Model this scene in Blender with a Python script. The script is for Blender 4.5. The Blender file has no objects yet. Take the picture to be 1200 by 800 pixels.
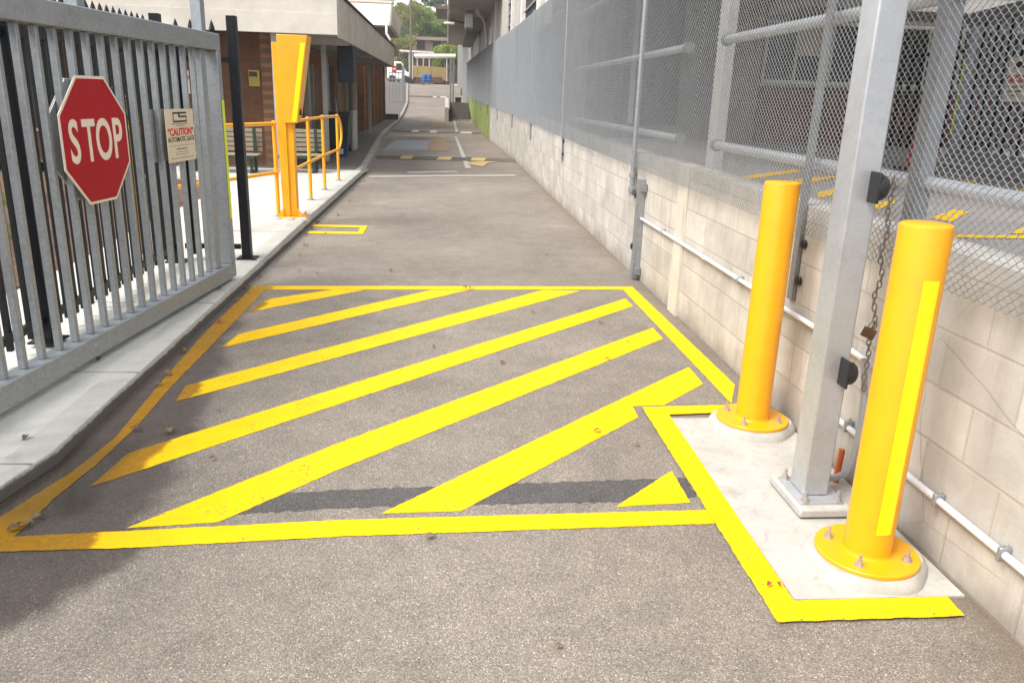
import bpy, bmesh, math, random
import numpy as np
from mathutils import Matrix, Vector
R_ = random.Random(7)
PI = math.pi
scn = bpy.context.scene
COL = scn.collection

# ------------------------------------------------------------------ camera geometry (also used to survey points on the ground)
F_PX = 925.0
def unit(v):
    v = np.array(v, float); return v/np.linalg.norm(v)
_up = -unit([500-600, -(3400-400), -F_PX]); _fw = unit([523-600, -(117-400), -F_PX])
_fw = unit(_fw-_up*_fw.dot(_up)); _rt = np.cross(_fw, _up)
RW = np.stack([_rt, _fw, _up], axis=1)
CAM = np.array([0, 0, 1.6])
def ray(px, py): return RW.T @ np.array([px-600, -(py-400), -F_PX])
def ground(px, py, z=0.0):
    d = ray(px, py); return Vector(CAM+d*((z-CAM[2])/d[2]))
def onx(px, py, x):
    d = ray(px, py); return Vector(CAM+d*(x/d[0]))
def ony(px, py, y):
    d = ray(px, py); return Vector(CAM+d*(y/d[1]))

# ------------------------------------------------------------------ terrain profiles
ZP = [(-400, 0), (36, 0), (45, .13), (57, .72), (64, 1.2), (71, 2.1), (77, 2.52), (90, 2.80), (125, 3.1), (160, 5), (230, 9), (420, 14)]
def lerp(tab, y):
    if y <= tab[0][0]: return tab[0][1]
    for (a, va), (b, vb) in zip(tab, tab[1:]):
        if y <= b: return va+(vb-va)*(y-a)/(b-a)
    return tab[-1][1]
def zr(y): return lerp(ZP, y)
WX = [(-50, 1.82), (22, 1.82), (31, 1.66), (39, 1.56), (57, 1.42), (100, 1.2)]
def wallx(y): return lerp(WX, y)
KX = [(-50, -2.6), (1.2, -2.35), (2.2, -2.0), (2.8, -1.79), (3.3, -1.695), (17.2, -1.66), (24, -2.0), (30, -2.3), (36, -2.5), (48, -2.55), (60, -2.75), (75, -3.4)]
def kerbx(y): return lerp(KX, y)
KH = [(1.2, .012), (2.2, .03), (3.1, .065), (6, .085), (10, .125), (80, .13)]
def kerbh(y): return lerp(KH, y)

# ------------------------------------------------------------------ mesh builder
class MB:
    def __init__(s, M=None):
        s.bm = bmesh.new(); s.M = M or Matrix.Identity(4)
    def v(s, p): return s.bm.verts.new(s.M @ Vector(p))
    def f(s, vs):
        try: return s.bm.faces.new(vs)
        except ValueError: return None
    def poly(s, pts): return s.f([s.v(p) for p in pts])
    def hexa(s, c):
        v = [s.v(p) for p in c]
        for q in ((3,2,1,0),(4,5,6,7),(0,1,5,4),(1,2,6,5),(2,3,7,6),(3,0,4,7)): s.f([v[i] for i in q])
        return s
    def box(s, x0, x1, y0, y1, z0, z1):
        return s.hexa([(x0,y0,z0),(x1,y0,z0),(x1,y1,z0),(x0,y1,z0),(x0,y0,z1),(x1,y0,z1),(x1,y1,z1),(x0,y1,z1)])
    def prism(s, pts, ext):                      # closed polygon extruded by a vector
        e = Vector(ext); a = [s.v(p) for p in pts]; b = [s.v(Vector(p)+e) for p in pts]
        s.f(a[::-1]); s.f(b)
        for i in range(len(a)):
            j = (i+1) % len(a); s.f([a[i], a[j], b[j], b[i]])
        return s
    def tube(s, pts, r, n=10, cap=True, radii=None):
        pts = [Vector(p) for p in pts]; rings = []
        T0 = (pts[1]-pts[0]).normalized()
        u = T0.orthogonal().normalized()
        for i, p in enumerate(pts):
            if i == 0: t = T0
            elif i == len(pts)-1: t = (pts[i]-pts[i-1]).normalized()
            else: t = ((pts[i]-pts[i-1]).normalized()+(pts[i+1]-pts[i]).normalized()).normalized()
            u = (u-t*u.dot(t)).normalized(); w = t.cross(u)
            rr = radii[i] if radii else r
            rings.append([s.v(p+(u*math.cos(2*PI*k/n)+w*math.sin(2*PI*k/n))*rr) for k in range(n)])
        for a, b in zip(rings, rings[1:]):
            for k in range(n): s.f([a[k], a[(k+1) % n], b[(k+1) % n], b[k]])
        if cap: s.f(rings[0][::-1]); s.f(rings[-1])
        return s
    def lathe(s, c, prof, n=24, axis=(0,0,1)):
        c = Vector(c); ax = Vector(axis).normalized(); u = ax.orthogonal().normalized(); w = ax.cross(u); rings = []
        for r, h in prof:
            if r < 1e-6: rings.append([s.v(c+ax*h)])
            else: rings.append([s.v(c+ax*h+(u*math.cos(2*PI*k/n)+w*math.sin(2*PI*k/n))*r) for k in range(n)])
        for a, b in zip(rings, rings[1:]):
            for k in range(n):
                k2 = (k+1) % n
                if len(a) == 1 and len(b) == 1: continue
                if len(a) == 1: s.f([a[0], b[k2], b[k]])
                elif len(b) == 1: s.f([a[k], a[k2], b[0]])
                else: s.f([a[k], a[k2], b[k2], b[k]])
        if len(rings[0]) > 1: s.f(rings[0][::-1])
        if len(rings[-1]) > 1: s.f(rings[-1])
        return s
    def torus(s, c, ru, rw, r, u, w, n=14, m=6):
        c = Vector(c); u = Vector(u).normalized(); w = Vector(w).normalized(); nn = u.cross(w); rings = []
        for i in range(n):
            a = 2*PI*i/n; ctr = c+u*ru*math.cos(a)+w*rw*math.sin(a); out = (u*math.cos(a)+w*math.sin(a)).normalized()
            rings.append([s.v(ctr+(out*math.cos(2*PI*k/m)+nn*math.sin(2*PI*k/m))*r) for k in range(m)])
        for i in range(n):
            a, b = rings[i], rings[(i+1) % n]
            for k in range(m): s.f([a[k], a[(k+1) % m], b[(k+1) % m], b[k]])
        return s
    def grid(s, rows):
        vs = [[s.v(p) for p in r] for r in rows]
        for a, b in zip(vs, vs[1:]):
            for i in range(len(a)-1): s.f([a[i], a[i+1], b[i+1], b[i]])
        return s

def root_of(o):
    while o.parent: o = o.parent
    return o
def mk(name, mb, mat, parent=None, label=None, bevel=0, smooth=True, fix=True):
    if parent is not None:
        L = Vector(root_of(parent).location)
        for v in mb.bm.verts: v.co -= L
    if fix: bmesh.ops.recalc_face_normals(mb.bm, faces=mb.bm.faces)
    me = bpy.data.meshes.new(name); mb.bm.to_mesh(me); mb.bm.free()
    if smooth:
        for p in me.polygons: p.use_smooth = True
        me.set_sharp_from_angle(angle=math.radians(38))
    me.materials.append(mat)
    o = bpy.data.objects.new(name, me); COL.objects.link(o)
    if parent is not None: o.parent = parent
    if label: o['label'] = label
    if bevel:
        m = o.modifiers.new('bevel', 'BEVEL'); m.width = bevel; m.segments = 2; m.limit_method = 'ANGLE'; m.angle_limit = math.radians(40); m.harden_normals = False
    return o
def tag(o, label, cat, group=None):
    o['label'] = label; o['category'] = cat
    if group: o['group'] = group
    return o
def thing(name, label, cat, loc=(0,0,0), group=None):
    o = bpy.data.objects.new(name, None); COL.objects.link(o); o.location = loc; o.empty_display_size = .2
    return tag(o, label, cat, group)
def solo(name, mb, mat, label, cat, group=None, loc=None, **k):
    if loc is not None:
        for v in mb.bm.verts: v.co -= Vector(loc)
    o = mk(name, mb, mat, None, **k)
    if loc is not None: o.location = loc
    return tag(o, label, cat, group)
def struct(name, mb, mat, label=None, **k):
    o = mk(name, mb, mat, None, **k); o['kind'] = 'structure'
    if label: o['label'] = label
    return o
def copy_tree(o, parent=None):
    c = o.copy(); COL.objects.link(c)
    if parent is not None: c.parent = parent
    for ch in [x for x in list(bpy.data.objects) if x.parent == o]: copy_tree(ch, c)
    return c

# ------------------------------------------------------------------ materials
class NT:
    def __init__(s, name):
        s.m = bpy.data.materials.new(name); s.m.use_nodes = True; s.t = s.m.node_tree; s.b = s.t.nodes['Principled BSDF']; s.out = s.t.nodes['Material Output']
        s.tc = s.n('ShaderNodeTexCoord').outputs['Object']
    def n(s, typ, **k):
        nd = s.t.nodes.new(typ)
        for a, b in k.items(): setattr(nd, a, b)
        return nd
    def set(s, sock, val):
        if hasattr(val, 'links') or isinstance(val, bpy.types.NodeSocket): s.t.links.new(val, sock)
        elif isinstance(val, (tuple, list)) and len(val) == 3 and sock.type == 'RGBA': sock.default_value = (*val, 1)
        else: sock.default_value = val
    def noise(s, scale, detail=4, rough=.55, vec=None, dist=0):
        nd = s.n('ShaderNodeTexNoise'); nd.inputs['Scale'].default_value = scale; nd.inputs['Detail'].default_value = detail; nd.inputs['Roughness'].default_value = rough; nd.inputs['Distortion'].default_value = dist
        s.set(nd.inputs['Vector'], vec or s.tc); return nd.outputs['Fac']
    def vor(s, scale, out='Color', feature='F1', vec=None):
        nd = s.n('ShaderNodeTexVoronoi', feature=feature); nd.inputs['Scale'].default_value = scale; s.set(nd.inputs['Vector'], vec or s.tc); return nd.outputs[out]
    def ramp(s, fac, stops, interp='LINEAR'):
        nd = s.n('ShaderNodeValToRGB'); cr = nd.color_ramp; cr.interpolation = interp
        while len(cr.elements) < len(stops): cr.elements.new(.5)
        for e, (p, c) in zip(cr.elements, stops):
            e.position = p; e.color = (c, c, c, 1) if isinstance(c, (int, float)) else (*c, 1)
        s.set(nd.inputs['Fac'], fac); return nd.outputs['Color']
    def mix(s, fac, a, b, mode='MIX'):
        nd = s.n('ShaderNodeMix', data_type='RGBA', blend_type=mode)
        s.set(nd.inputs['Factor'], fac); s.set(nd.inputs['A'] if False else nd.inputs[6], a); s.set(nd.inputs[7], b); return nd.outputs[2]
    def math(s, op, a, b=0., c=None, clamp=False):
        nd = s.n('ShaderNodeMath', operation=op, use_clamp=clamp); s.set(nd.inputs[0], a); s.set(nd.inputs[1], b)
        if c is not None: s.set(nd.inputs[2], c)
        return nd.outputs[0]
    def smooth(s, x, a, b):          # 0 below a, 1 above b
        nd = s.n('ShaderNodeMapRange', interpolation_type='SMOOTHSTEP'); s.set(nd.inputs['Value'], x); nd.inputs['From Min'].default_value = a; nd.inputs['From Max'].default_value = b; return nd.outputs['Result']
    def xyz(s):
        nd = s.n('ShaderNodeSeparateXYZ'); s.set(nd.inputs[0], s.tc); return nd.outputs
    def comb(s, x, y, z):
        nd = s.n('ShaderNodeCombineXYZ'); s.set(nd.inputs[0], x); s.set(nd.inputs[1], y); s.set(nd.inputs[2], z); return nd.outputs[0]
    def bump(s, h, strength=.4, dist=.003):
        nd = s.n('ShaderNodeBump'); nd.inputs['Strength'].default_value = strength; nd.inputs['Distance'].default_value = dist; s.set(nd.inputs['Height'], h); s.t.links.new(nd.outputs[0], s.b.inputs['Normal'])
    def done(s, col, rough=.6, metal=0., spec=None):
        s.set(s.b.inputs['Base Color'], col); s.set(s.b.inputs['Roughness'], rough); s.set(s.b.inputs['Metallic'], metal)
        if spec is not None: s.set(s.b.inputs['Specular IOR Level'], spec)
        return s.m
def hsh(c, k): return tuple(min(1, x*k) for x in c)
def plain(name, c, rough=.55, metal=0., var=.18, scale=7., bump=0., dirt=.0, spec=None):
    n = NT(name)
    col = n.mix(n.ramp(n.noise(scale, 6, .6), [(.3, 0.), (.7, 1.)]), hsh(c, 1-var), hsh(c, 1+var))
    col = n.mix(n.ramp(n.noise(scale*14, 3), [(.4, 0.), (.65, .5)]), col, hsh(c, 1-var*.8))
    if dirt: col = n.mix(n.ramp(n.noise(scale*.45, 8, .7, dist=.4), [(.48, 0.), (.72, dirt)]), col, hsh((.10, .085, .065), 1))
    if bump: n.bump(n.noise(scale*20, 4), bump, .002)
    r = n.math('ADD', rough-.07, n.math('MULTIPLY', n.noise(scale*3), .14))
    return n.done(col, r, metal, spec)

def wet_masks(n):
    """standing water along the left kerb: wet asphalt, stained paint, puddle"""
    x, y, z = n.xyz()
    nz = n.math('SUBTRACT', n.noise(2.6, 8, .66), .5)
    yy = n.math('SUBTRACT', y, 3.0)
    far = n.math('SUBTRACT', 1., n.smooth(y, 6.0, 8.0)); far = n.math('MULTIPLY', far, n.smooth(n.math('ADD', y, nz), 1.75, 2.15))
    e1 = n.math('ADD', n.math('ADD', x, n.math('MULTIPLY', nz, .42)), n.math('MULTIPLY', yy, .12))
    wet = n.math('MULTIPLY', n.math('SUBTRACT', 1., n.smooth(n.math('ADD', e1, n.math('MULTIPLY', n.math('MAXIMUM', n.math('SUBTRACT', 2.5, y), 0.), .85)), -1.22, -1.06)), far)
    e2 = n.math('ADD', n.math('ADD', x, n.math('MULTIPLY', nz, .30)), n.math('MULTIPLY', yy, .045))
    stain = n.math('MULTIPLY', n.math('SUBTRACT', 1., n.smooth(e2, -1.31, -1.26)), far)
    pud = n.math('SUBTRACT', 1., n.smooth(n.math('ADD', x, n.math('MULTIPLY', nz, .22)), -1.46, -1.35))
    pud = n.math('MULTIPLY', pud, n.math('MULTIPLY', n.smooth(y, 2.75, 2.9), n.math('SUBTRACT', 1., n.smooth(y, 3.35, 3.7))))
    return wet, pud, stain
def m_asphalt(name='asphalt', wet=True, k=1.0, tint=(1.14, .985, .825)):
    n = NT(name)
    x, y, z = n.xyz()
    cell = n.n('ShaderNodeSeparateColor'); n.set(cell.inputs[0], n.vor(290)); rnd = cell.outputs[0]
    grain = n.ramp(rnd, [(0, .082*k), (.3, .122*k), (.62, .150*k), (.88, .190*k), (.97, .28*k)])
    # scattered pale stones and small dark pits
    cell2 = n.n('ShaderNodeSeparateColor'); n.set(cell2.inputs[0], n.vor(120)); d2 = n.vor(120, 'Distance')
    stone = n.math('MULTIPLY', n.ramp(cell2.outputs[1], [(.93, 0.), (.96, 1.)]), n.math('SUBTRACT', 1., n.smooth(d2, .28, .42)))
    grain = n.mix(n.math('MULTIPLY', stone, .8), grain, (.42*k, .40*k, .37*k))
    pit = n.math('MULTIPLY', n.ramp(cell2.outputs[0], [(.74, 0.), (.80, 1.)]), n.math('SUBTRACT', 1., n.smooth(d2, .25, .45)))
    grain = n.mix(n.math('MULTIPLY', pit, .68), grain, (.05*k,)*3)
    col = n.mix(1., grain, tint, 'MULTIPLY')
    big = n.ramp(n.noise(.55, 7, .62, dist=.5), [(.32, .80), (.55, 1.02), (.74, 1.3)])
    col = n.mix(1., col, big, 'MULTIPLY')
    med = n.ramp(n.noise(4.5, 6, .7), [(.3, .82), (.5, 1.), (.75, 1.16)])
    col = n.mix(1., col, med, 'MULTIPLY')
    # chalky scuffs
    col = n.mix(n.ramp(n.noise(2.2, 10, .8, dist=1.2), [(.62, 0.), (.8, .42)]), col, (.3*k, .285*k, .26*k))
    # gravel dust along the foot of the wall and in the gutter
    dw = n.math('MULTIPLY', n.smooth(n.math('ADD', x, n.math('MULTIPLY', n.noise(3), .25)), 1.72, 2.0), .6)
    col = n.mix(dw, col, (.15, .115, .075))
    rough = .82
    if wet:
        w, p, st_ = wet_masks(n)
        col = n.mix(n.math('MULTIPLY', w, .88), col, n.mix(1., col, (.27, .235, .235), 'MULTIPLY'))
        col = n.mix(n.math('MULTIPLY', p, .6), col, (.03, .025, .018))
        rough = n.math('SUBTRACT', .82, n.math('ADD', n.math('MULTIPLY', w, .25), n.math('MULTIPLY', p, .38)), clamp=True)
    h = n.math('ADD', n.math('MULTIPLY', rnd, .7), n.math('MULTIPLY', n.vor(290, 'Distance'), -.5))
    nd = n.n('ShaderNodeBump'); nd.inputs['Distance'].default_value = .004; n.set(nd.inputs['Height'], h)
    if wet: n.set(nd.inputs['Strength'], n.math('MULTIPLY', n.math('SUBTRACT', 1., p), .55))
    else: nd.inputs['Strength'].default_value = .5
    n.t.links.new(nd.outputs[0], n.b.inputs['Normal'])
    return n.done(col, rough)
def m_paint(name, c, worn=.25, wet=True, old=None):
    n = NT(name)
    col = n.mix(n.ramp(n.noise(9, 6, .6), [(.3, 0.), (.7, 1.)]), hsh(c, .93), hsh(c, 1.05))
    sp = n.n('ShaderNodeSeparateColor'); n.set(sp.inputs[0], n.vor(140))
    hole = n.math('MULTIPLY', n.ramp(sp.outputs[0], [(.9, 0.), (.94, 1.)]), n.ramp(n.noise(6, 7, .7), [(.5, 0.), (.64, 1.)]))
    col = n.mix(n.math('MULTIPLY', hole, min(1, worn*3)), col, (.11, .1, .09))
    col = n.mix(n.ramp(n.noise(18, 9, .85, dist=.6), [(.60, 0.), (.74, worn)]), col, hsh((.16, .13, .07), 1))
    col = n.mix(n.ramp(n.noise(1.3, 6, .65, dist=.6), [(.46, 0.), (.75, .22)]), col, hsh((.42, .27, .03), 1))
    rough = .62
    if wet:
        w, p, st_ = wet_masks(n)
        brown = n.mix(n.ramp(n.noise(26, 6, .75), [(.42, 0.), (.72, 1.)]), (.31, .145, .006), (.15, .085, .02))
        w2 = st_
        col = n.mix(n.math('MULTIPLY', w2, .93), col, brown)
        col = n.mix(n.math('MULTIPLY', p, .6), col, (.12, .066, .008))
        rough = n.math('SUBTRACT', .62, n.math('ADD', n.math('MULTIPLY', w, .12), n.math('MULTIPLY', p, .32)), clamp=True)
        nd = n.n('ShaderNodeBump'); nd.inputs['Distance'].default_value = .003; n.set(nd.inputs['Height'], n.vor(135, 'Distance')); n.set(nd.inputs['Strength'], n.math('MULTIPLY', n.math('SUBTRACT', 1., p), .45)); n.t.links.new(nd.outputs[0], n.b.inputs['Normal'])
    else:
        n.bump(n.vor(135, 'Distance'), .4, .003)
    return n.done(col, rough, spec=.14)
def m_concrete(name, c, dirt=.35, streak=False, scale=1.):
    n = NT(name)
    col = n.mix(n.ramp(n.noise(1.7*scale, 9, .65), [(.3, 0.), (.7, 1.)]), hsh(c, .82), hsh(c, 1.1))
    col = n.mix(n.ramp(n.noise(90, 3), [(.45, 0.), (.7, .3)]), col, hsh(c, .7))
    col = n.mix(n.ramp(n.noise(3.1*scale, 10, .75, dist=.8), [(.52, 0.), (.78, dirt)]), col, (c[0]*.42, c[1]*.39, c[2]*.33))
    if streak:
        x, y, z = n.xyz()
        col = n.mix(n.ramp(n.noise(1, 8, .7, vec=n.comb(n.math('MULTIPLY', x, 5), n.math('MULTIPLY', y, 5), n.math('MULTIPLY', z, .5))), [(.5, 0.), (.75, .55)]), col, (.13, .12, .10))
    n.bump(n.noise(60, 6, .7), .25, .003)
    return n.done(col, .85)
def m_block(name, ax, c1, c2, mortar, bw, bh, msz=.008, paint=None, dirt=.4, crack=False, off=.5):
    """masonry laid on the axis pair ax = 'yz' or 'xz'"""
    n = NT(name); x, y, z = n.xyz()
    u = y if ax == 'yz' else x
    vec = n.comb(u, z, 0.)
    br = n.n('ShaderNodeTexBrick'); br.offset = off
    n.set(br.inputs['Vector'], vec); br.inputs['Scale'].default_value = 1
    br.inputs['Brick Width'].default_value = bw; br.inputs['Row Height'].default_value = bh
    br.inputs['Mortar Size'].default_value = msz; br.inputs['Mortar Smooth'].default_value = .3; br.inputs['Bias'].default_value = 0
    n.set(br.inputs['Color1'], c1); n.set(br.inputs['Color2'], c2); n.set(br.inputs['Mortar'], mortar)
    col = br.outputs['Color']
    col = n.mix(1., col, n.ramp(n.noise(2.3, 8, .65), [(.3, .78), (.7, 1.15)]), 'MULTIPLY')
    col = n.mix(n.ramp(n.noise(120, 3), [(.45, 0.), (.7, .22)]), col, hsh(c1, .55))
    col = n.mix(n.ramp(n.noise(1.5, 10, .75, dist=1.), [(.5, 0.), (.75, dirt)]), col, hsh(c1, .5))
    # rain streaks and splash dirt low down
    col = n.mix(n.ramp(n.noise(1, 8, .7, vec=n.comb(n.math('MULTIPLY', u, 6), n.math('MULTIPLY', z, .7), 0.)), [(.52, 0.), (.78, dirt)]), col, hsh(mortar, .6))
    low = n.math('SUBTRACT', 1., n.smooth(n.math('ADD', z, n.math('MULTIPLY', n.noise(5, 5), .30)), .08, .36))
    col = n.mix(n.math('MULTIPLY', low, .62), col, (.16, .125, .085))
    if crack:
        cr = n.ramp(n.vor(1.25, 'Distance', 'DISTANCE_TO_EDGE', vec=n.mix(.12, vec, n.n('ShaderNodeTexNoise').outputs['Color'])), [(.0, 1.), (.004, 0.)])
        col = n.mix(n.math('MULTIPLY', cr, n.ramp(n.noise(.9), [(.5, 0.), (.58, .6)])), col, hsh(c1, .35))
    h = n.math('ADD', n.math('MULTIPLY', br.outputs['Fac'], -1.), n.math('MULTIPLY', n.noise(45, 6, .7), .25))
    n.bump(h, .6, .005)
    return n.done(col, .9)
def m_galv(name='galvanised', c=(.305, .328, .35), rough=.42, metal=.6, var=.12):
    n = NT(name)
    sp = n.n('ShaderNodeSeparateColor'); n.set(sp.inputs[0], n.vor(55))
    col = n.mix(sp.outputs[0], hsh(c, 1-var), hsh(c, 1+var))
    col = n.mix(n.ramp(n.noise(4, 9, .7, dist=.6), [(.35, 0.), (.72, .6)]), col, hsh(c, 1.3))
    col = n.mix(n.ramp(n.noise(9, 8, .8), [(.58, 0.), (.8, .4)]), col, (.30, .27, .24))
    r = n.math('ADD', rough-.1, n.math('MULTIPLY', n.noise(14, 6), .3))
    return n.done(col, r, metal)
def m_leaf(name, c, trans=.4):
    n = NT(name)
    oi = n.n('ShaderNodeObjectInfo')
    a = n.ramp(n.noise(.55, 3), [(.3, 0.), (.7, 1.)]); b = n.ramp(n.noise(9, 2), [(.3, 0.), (.7, 1.)])
    col = n.mix(a, hsh(c, .7), (c[0]*1.5, c[1]*1.35, c[2]*1.0)); col = n.mix(n.math('MULTIPLY', b, .6), col, (c[0]*.55, c[1]*.6, c[2]*.6))
    n.done(col, .55)
    tr = n.n('ShaderNodeBsdfTranslucent'); n.set(tr.inputs[0], n.mix(.5, col, (c[0]*1.6, c[1]*1.7, c[2]*.6)))
    mx = n.n('ShaderNodeMixShader'); mx.inputs[0].default_value = trans
    n.t.links.new(n.b.outputs[0], mx.inputs[1]); n.t.links.new(tr.outputs[0], mx.inputs[2]); n.t.links.new(mx.outputs[0], n.out.inputs[0])
    return n.m

M = {}
M['asphalt'] = m_asphalt(k=1.36)
M['asphalt_far'] = m_asphalt('asphalt_far', False, 1.25, (1.15, .97, .80))
M['asphalt_dark'] = m_asphalt('asphalt_dark', False, .55, (1.04, .97, .92))
M['asphalt_hump'] = m_asphalt('asphalt_hump', False, .60, (1.1, .97, .86))
M['yellow_line'] = m_paint('yellow_line', (.84, .52, .002), .3)
M['white_line'] = m_paint('white_line', (.42, .41, .38), .6, False)
M['faded_yellow'] = m_paint('faded_yellow', (.44, .32, .14), .6, False)
M['faded_orange'] = m_paint('faded_orange', (.27, .185, .11), .6, False)
M['faded_blue'] = m_paint('faded_blue', (.25, .27, .29), .6, False)
M['yard_yellow'] = m_paint('yard_yellow', (.70, .42, .01), .35, False)
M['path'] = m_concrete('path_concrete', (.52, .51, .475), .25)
def m_kerb():
    n = NT('kerb_concrete'); x, y, z = n.xyz(); c = (.46, .45, .41)
    col = n.mix(n.ramp(n.noise(1.7, 9, .65), [(.3, 0.), (.7, 1.)]), hsh(c, .82), hsh(c, 1.1))
    col = n.mix(n.ramp(n.noise(90, 3), [(.45, 0.), (.7, .3)]), col, hsh(c, .7))
    col = n.mix(n.ramp(n.noise(3.5, 10, .75, dist=.8), [(.52, 0.), (.78, .45)]), col, (.17, .15, .12))
    g = n.math('SUBTRACT', 1., n.smooth(n.math('ADD', z, n.math('MULTIPLY', n.math('SUBTRACT', n.noise(9, 6, .7), .5), .045)), .040, .056))
    col = n.mix(n.math('MULTIPLY', g, .9), col, (.045, .037, .026))
    n.bump(n.noise(60, 6, .7), .3, .003); return n.done(col, .85)
M['kerb'] = m_kerb()
M['kerb_old'] = m_concrete('kerb_old', (.30, .285, .255), .6)
M['pad'] = m_concrete('pad_concrete', (.46, .445, .41), .7, scale=3)
M['grout'] = m_concrete('grout', (.47, .455, .42), .4, scale=4)
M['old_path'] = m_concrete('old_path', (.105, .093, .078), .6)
M['yard'] = m_concrete('yard_slab', (.25, .23, .215), .5)
M['far_concrete'] = m_concrete('far_concrete', (.52, .49, .45), .2)
M['block'] = m_block('cream_block', 'yz', (.57, .535, .485), (.455, .43, .39), (.46, .415, .355), .40, .21, .007, dirt=.65, crack=True)
M['green_block'] = m_block('green_block', 'yz', (.25, .30, .075), (.23, .285, .07), (.20, .245, .07), .40, .21, .006, dirt=.4)
M['brick'] = m_block('brown_brick', 'xz', (.135, .056, .025), (.105, .042, .019), (.085, .05, .035), .24, .086, .006, dirt=.4)
M['brick_side'] = m_block('tan_brick', 'yz', (.30, .14, .065), (.24, .11, .05), (.14, .09, .055), .24, .086, .006, dirt=.4)
M['red_brick'] = m_block('red_brick', 'xz', (.25, .12, .105), (.21, .10, .088), (.20, .15, .135), .24, .086, .006, dirt=.35)
M['old_brick'] = m_block('old_brick', 'xz', (.24, .175, .14), (.20, .14, .115), (.24, .2, .17), .3, .11, .01, dirt=.4)
M['render'] = m_concrete('grey_render', (.22, .215, .205), .5, True)
M['render_pale'] = m_concrete('pale_render', (.48, .45, .41), .4, True)
M['pilaster'] = m_concrete('pilaster_render', (.60, .565, .49), .3, True)
M['pink_render'] = m_concrete('pink_render', (.30, .25, .23), .4, True)
M['fascia'] = m_concrete('fascia_board', (.52, .48, .42), .7, True)
M['fascia_cream'] = m_concrete('fascia_cream', (.60, .56, .50), .2)
M['hall_shade'] = plain('painted_hall_shade', (.045, .046, .05), .8, var=.3, scale=1.2)  # near-black colour standing in for shade on the hall's lower wall
M['soffit'] = plain('soffit_board', (.42, .40, .37), .8, var=.15, dirt=.3)
M['white'] = plain('white_paint', (.74, .73, .70), .5, var=.08, dirt=.2)
M['column'] = plain('column_paint', (.42, .415, .41), .55, var=.1, dirt=.2)
M['galv'] = m_galv()
M['galv_dark'] = m_galv('galvanised_dull', (.24, .25, .26), .5, .5)
M['galv_light'] = m_galv('galvanised_new', (.46, .48, .505), .42, .55, .05)
M['wire'] = m_galv('wire_zinc', (.285, .298, .312), .34, .55)
M['black'] = plain('black_powdercoat', (.006, .007, .010), .4, var=.3, spec=.3)
M['rubber'] = plain('black_rubber', (.018, .018, .02), .4, var=.25)
M['dark'] = plain('dark_void', (.02, .02, .022), .7, var=.3)
M['yellow'] = plain('yellow_enamel', (.86, .385, .005), .34, var=.06, scale=4, dirt=.2, spec=.5)
M['yellow_tape'] = plain('reflective_yellow', (.92, .86, .0), .35, var=.03, scale=30)
M['lime_tape'] = plain('reflective_lime', (.62, .80, .01), .4, var=.05, scale=30)
M['red'] = plain('sign_red', (.34, .007, .014), .6, var=.08, dirt=.10, spec=.2)
M['sign_white'] = plain('sign_white', (.70, .63, .54), .45, var=.06, dirt=.1)
M['sign_cream'] = plain('sign_cream', (.62, .55, .42), .5, var=.06, dirt=.12)
M['print_black'] = plain('print_black', (.02, .02, .022), .6, var=.1)
M['print_red'] = plain('print_red', (.55, .03, .02), .6, var=.1)
M['cone_red'] = plain('cone_red', (.28, .02, .02), .6, var=.2)
M['print_grey'] = plain('print_grey', (.22, .19, .15), .6, var=.1)
M['orange'] = plain('orange_pvc', (.62, .13, .03), .45, var=.12, dirt=.2)
M['conduit'] = plain('white_pvc', (.70, .70, .72), .38, var=.06, dirt=.18)
M['conduit_grey'] = plain('grey_pvc', (.40, .40, .41), .45, var=.1)
M['rust'] = plain('rusty_steel', (.16, .085, .05), .7, .3, var=.35, scale=40)
M['chain'] = plain('chain_steel', (.28, .25, .22), .5, .6, var=.3, scale=60)
M['bolt'] = plain('bolt_zinc', (.50, .48, .46), .4, .7, var=.15, scale=40)
M['glass'] = plain('window_glass', (.10, .115, .125), .12, var=.2)
M['mulch'] = plain('mulch', (.13, .07, .045), .95, var=.6, scale=25, bump=1.)
M['soil'] = plain('soil', (.11, .10, .07), .95, var=.4, scale=.6)
M['wood_cream'] = plain('bench_slats', (.27, .23, .16), .6, var=.12)
M['dark_green'] = plain('dark_green', (.016, .032, .024), .5, var=.2)
M['navy'] = plain('navy_panel', (.007, .012, .032), .55, var=.2)
M['blue'] = plain('drum_blue', (.02, .10, .30), .4, var=.12)
M['blue_bucket'] = plain('bucket_blue', (.03, .07, .19), .45, var=.15)
M['sign_blue'] = plain('sign_blue', (.04, .22, .40), .5, var=.1)
M['olive'] = plain('olive_tarp', (.31, .225, .085), .6, var=.14, scale=1.5)
M['maroon'] = plain('maroon_steel', (.10, .045, .04), .6, var=.3)
M['roof'] = plain('white_roof', (.72, .66, .58), .6, var=.08, dirt=.15)
M['brown'] = plain('brown_panel', (.13, .085, .07), .7, var=.2)
M['door_brown'] = plain('door_brown', (.17, .075, .028), .55, var=.2)
M['yellow_sign'] = plain('old_yellow_sign', (.36, .26, .02), .55, var=.12)
M['bark'] = plain('bark', (.13, .10, .075), .9, var=.35, scale=4, bump=.8)
M['leaf'] = m_leaf('leaf_olive', (.25, .26, .10))
M['leaf_bright'] = m_leaf('leaf_bright', (.22, .30, .075))
M['leaf_dark'] = m_leaf('leaf_dark', (.10, .135, .08))
M['leaf_grey'] = m_leaf('leaf_grey', (.25, .265, .20))
M['leaf_dead'] = plain('leaf_dead', (.15, .085, .045), .8, var=.4, scale=30)
M['leaf_red'] = plain('leaf_red', (.25, .06, .03), .8, var=.4, scale=30)
M['leaf_tan'] = plain('leaf_tan', (.20, .135, .065), .8, var=.4, scale=30)
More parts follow.
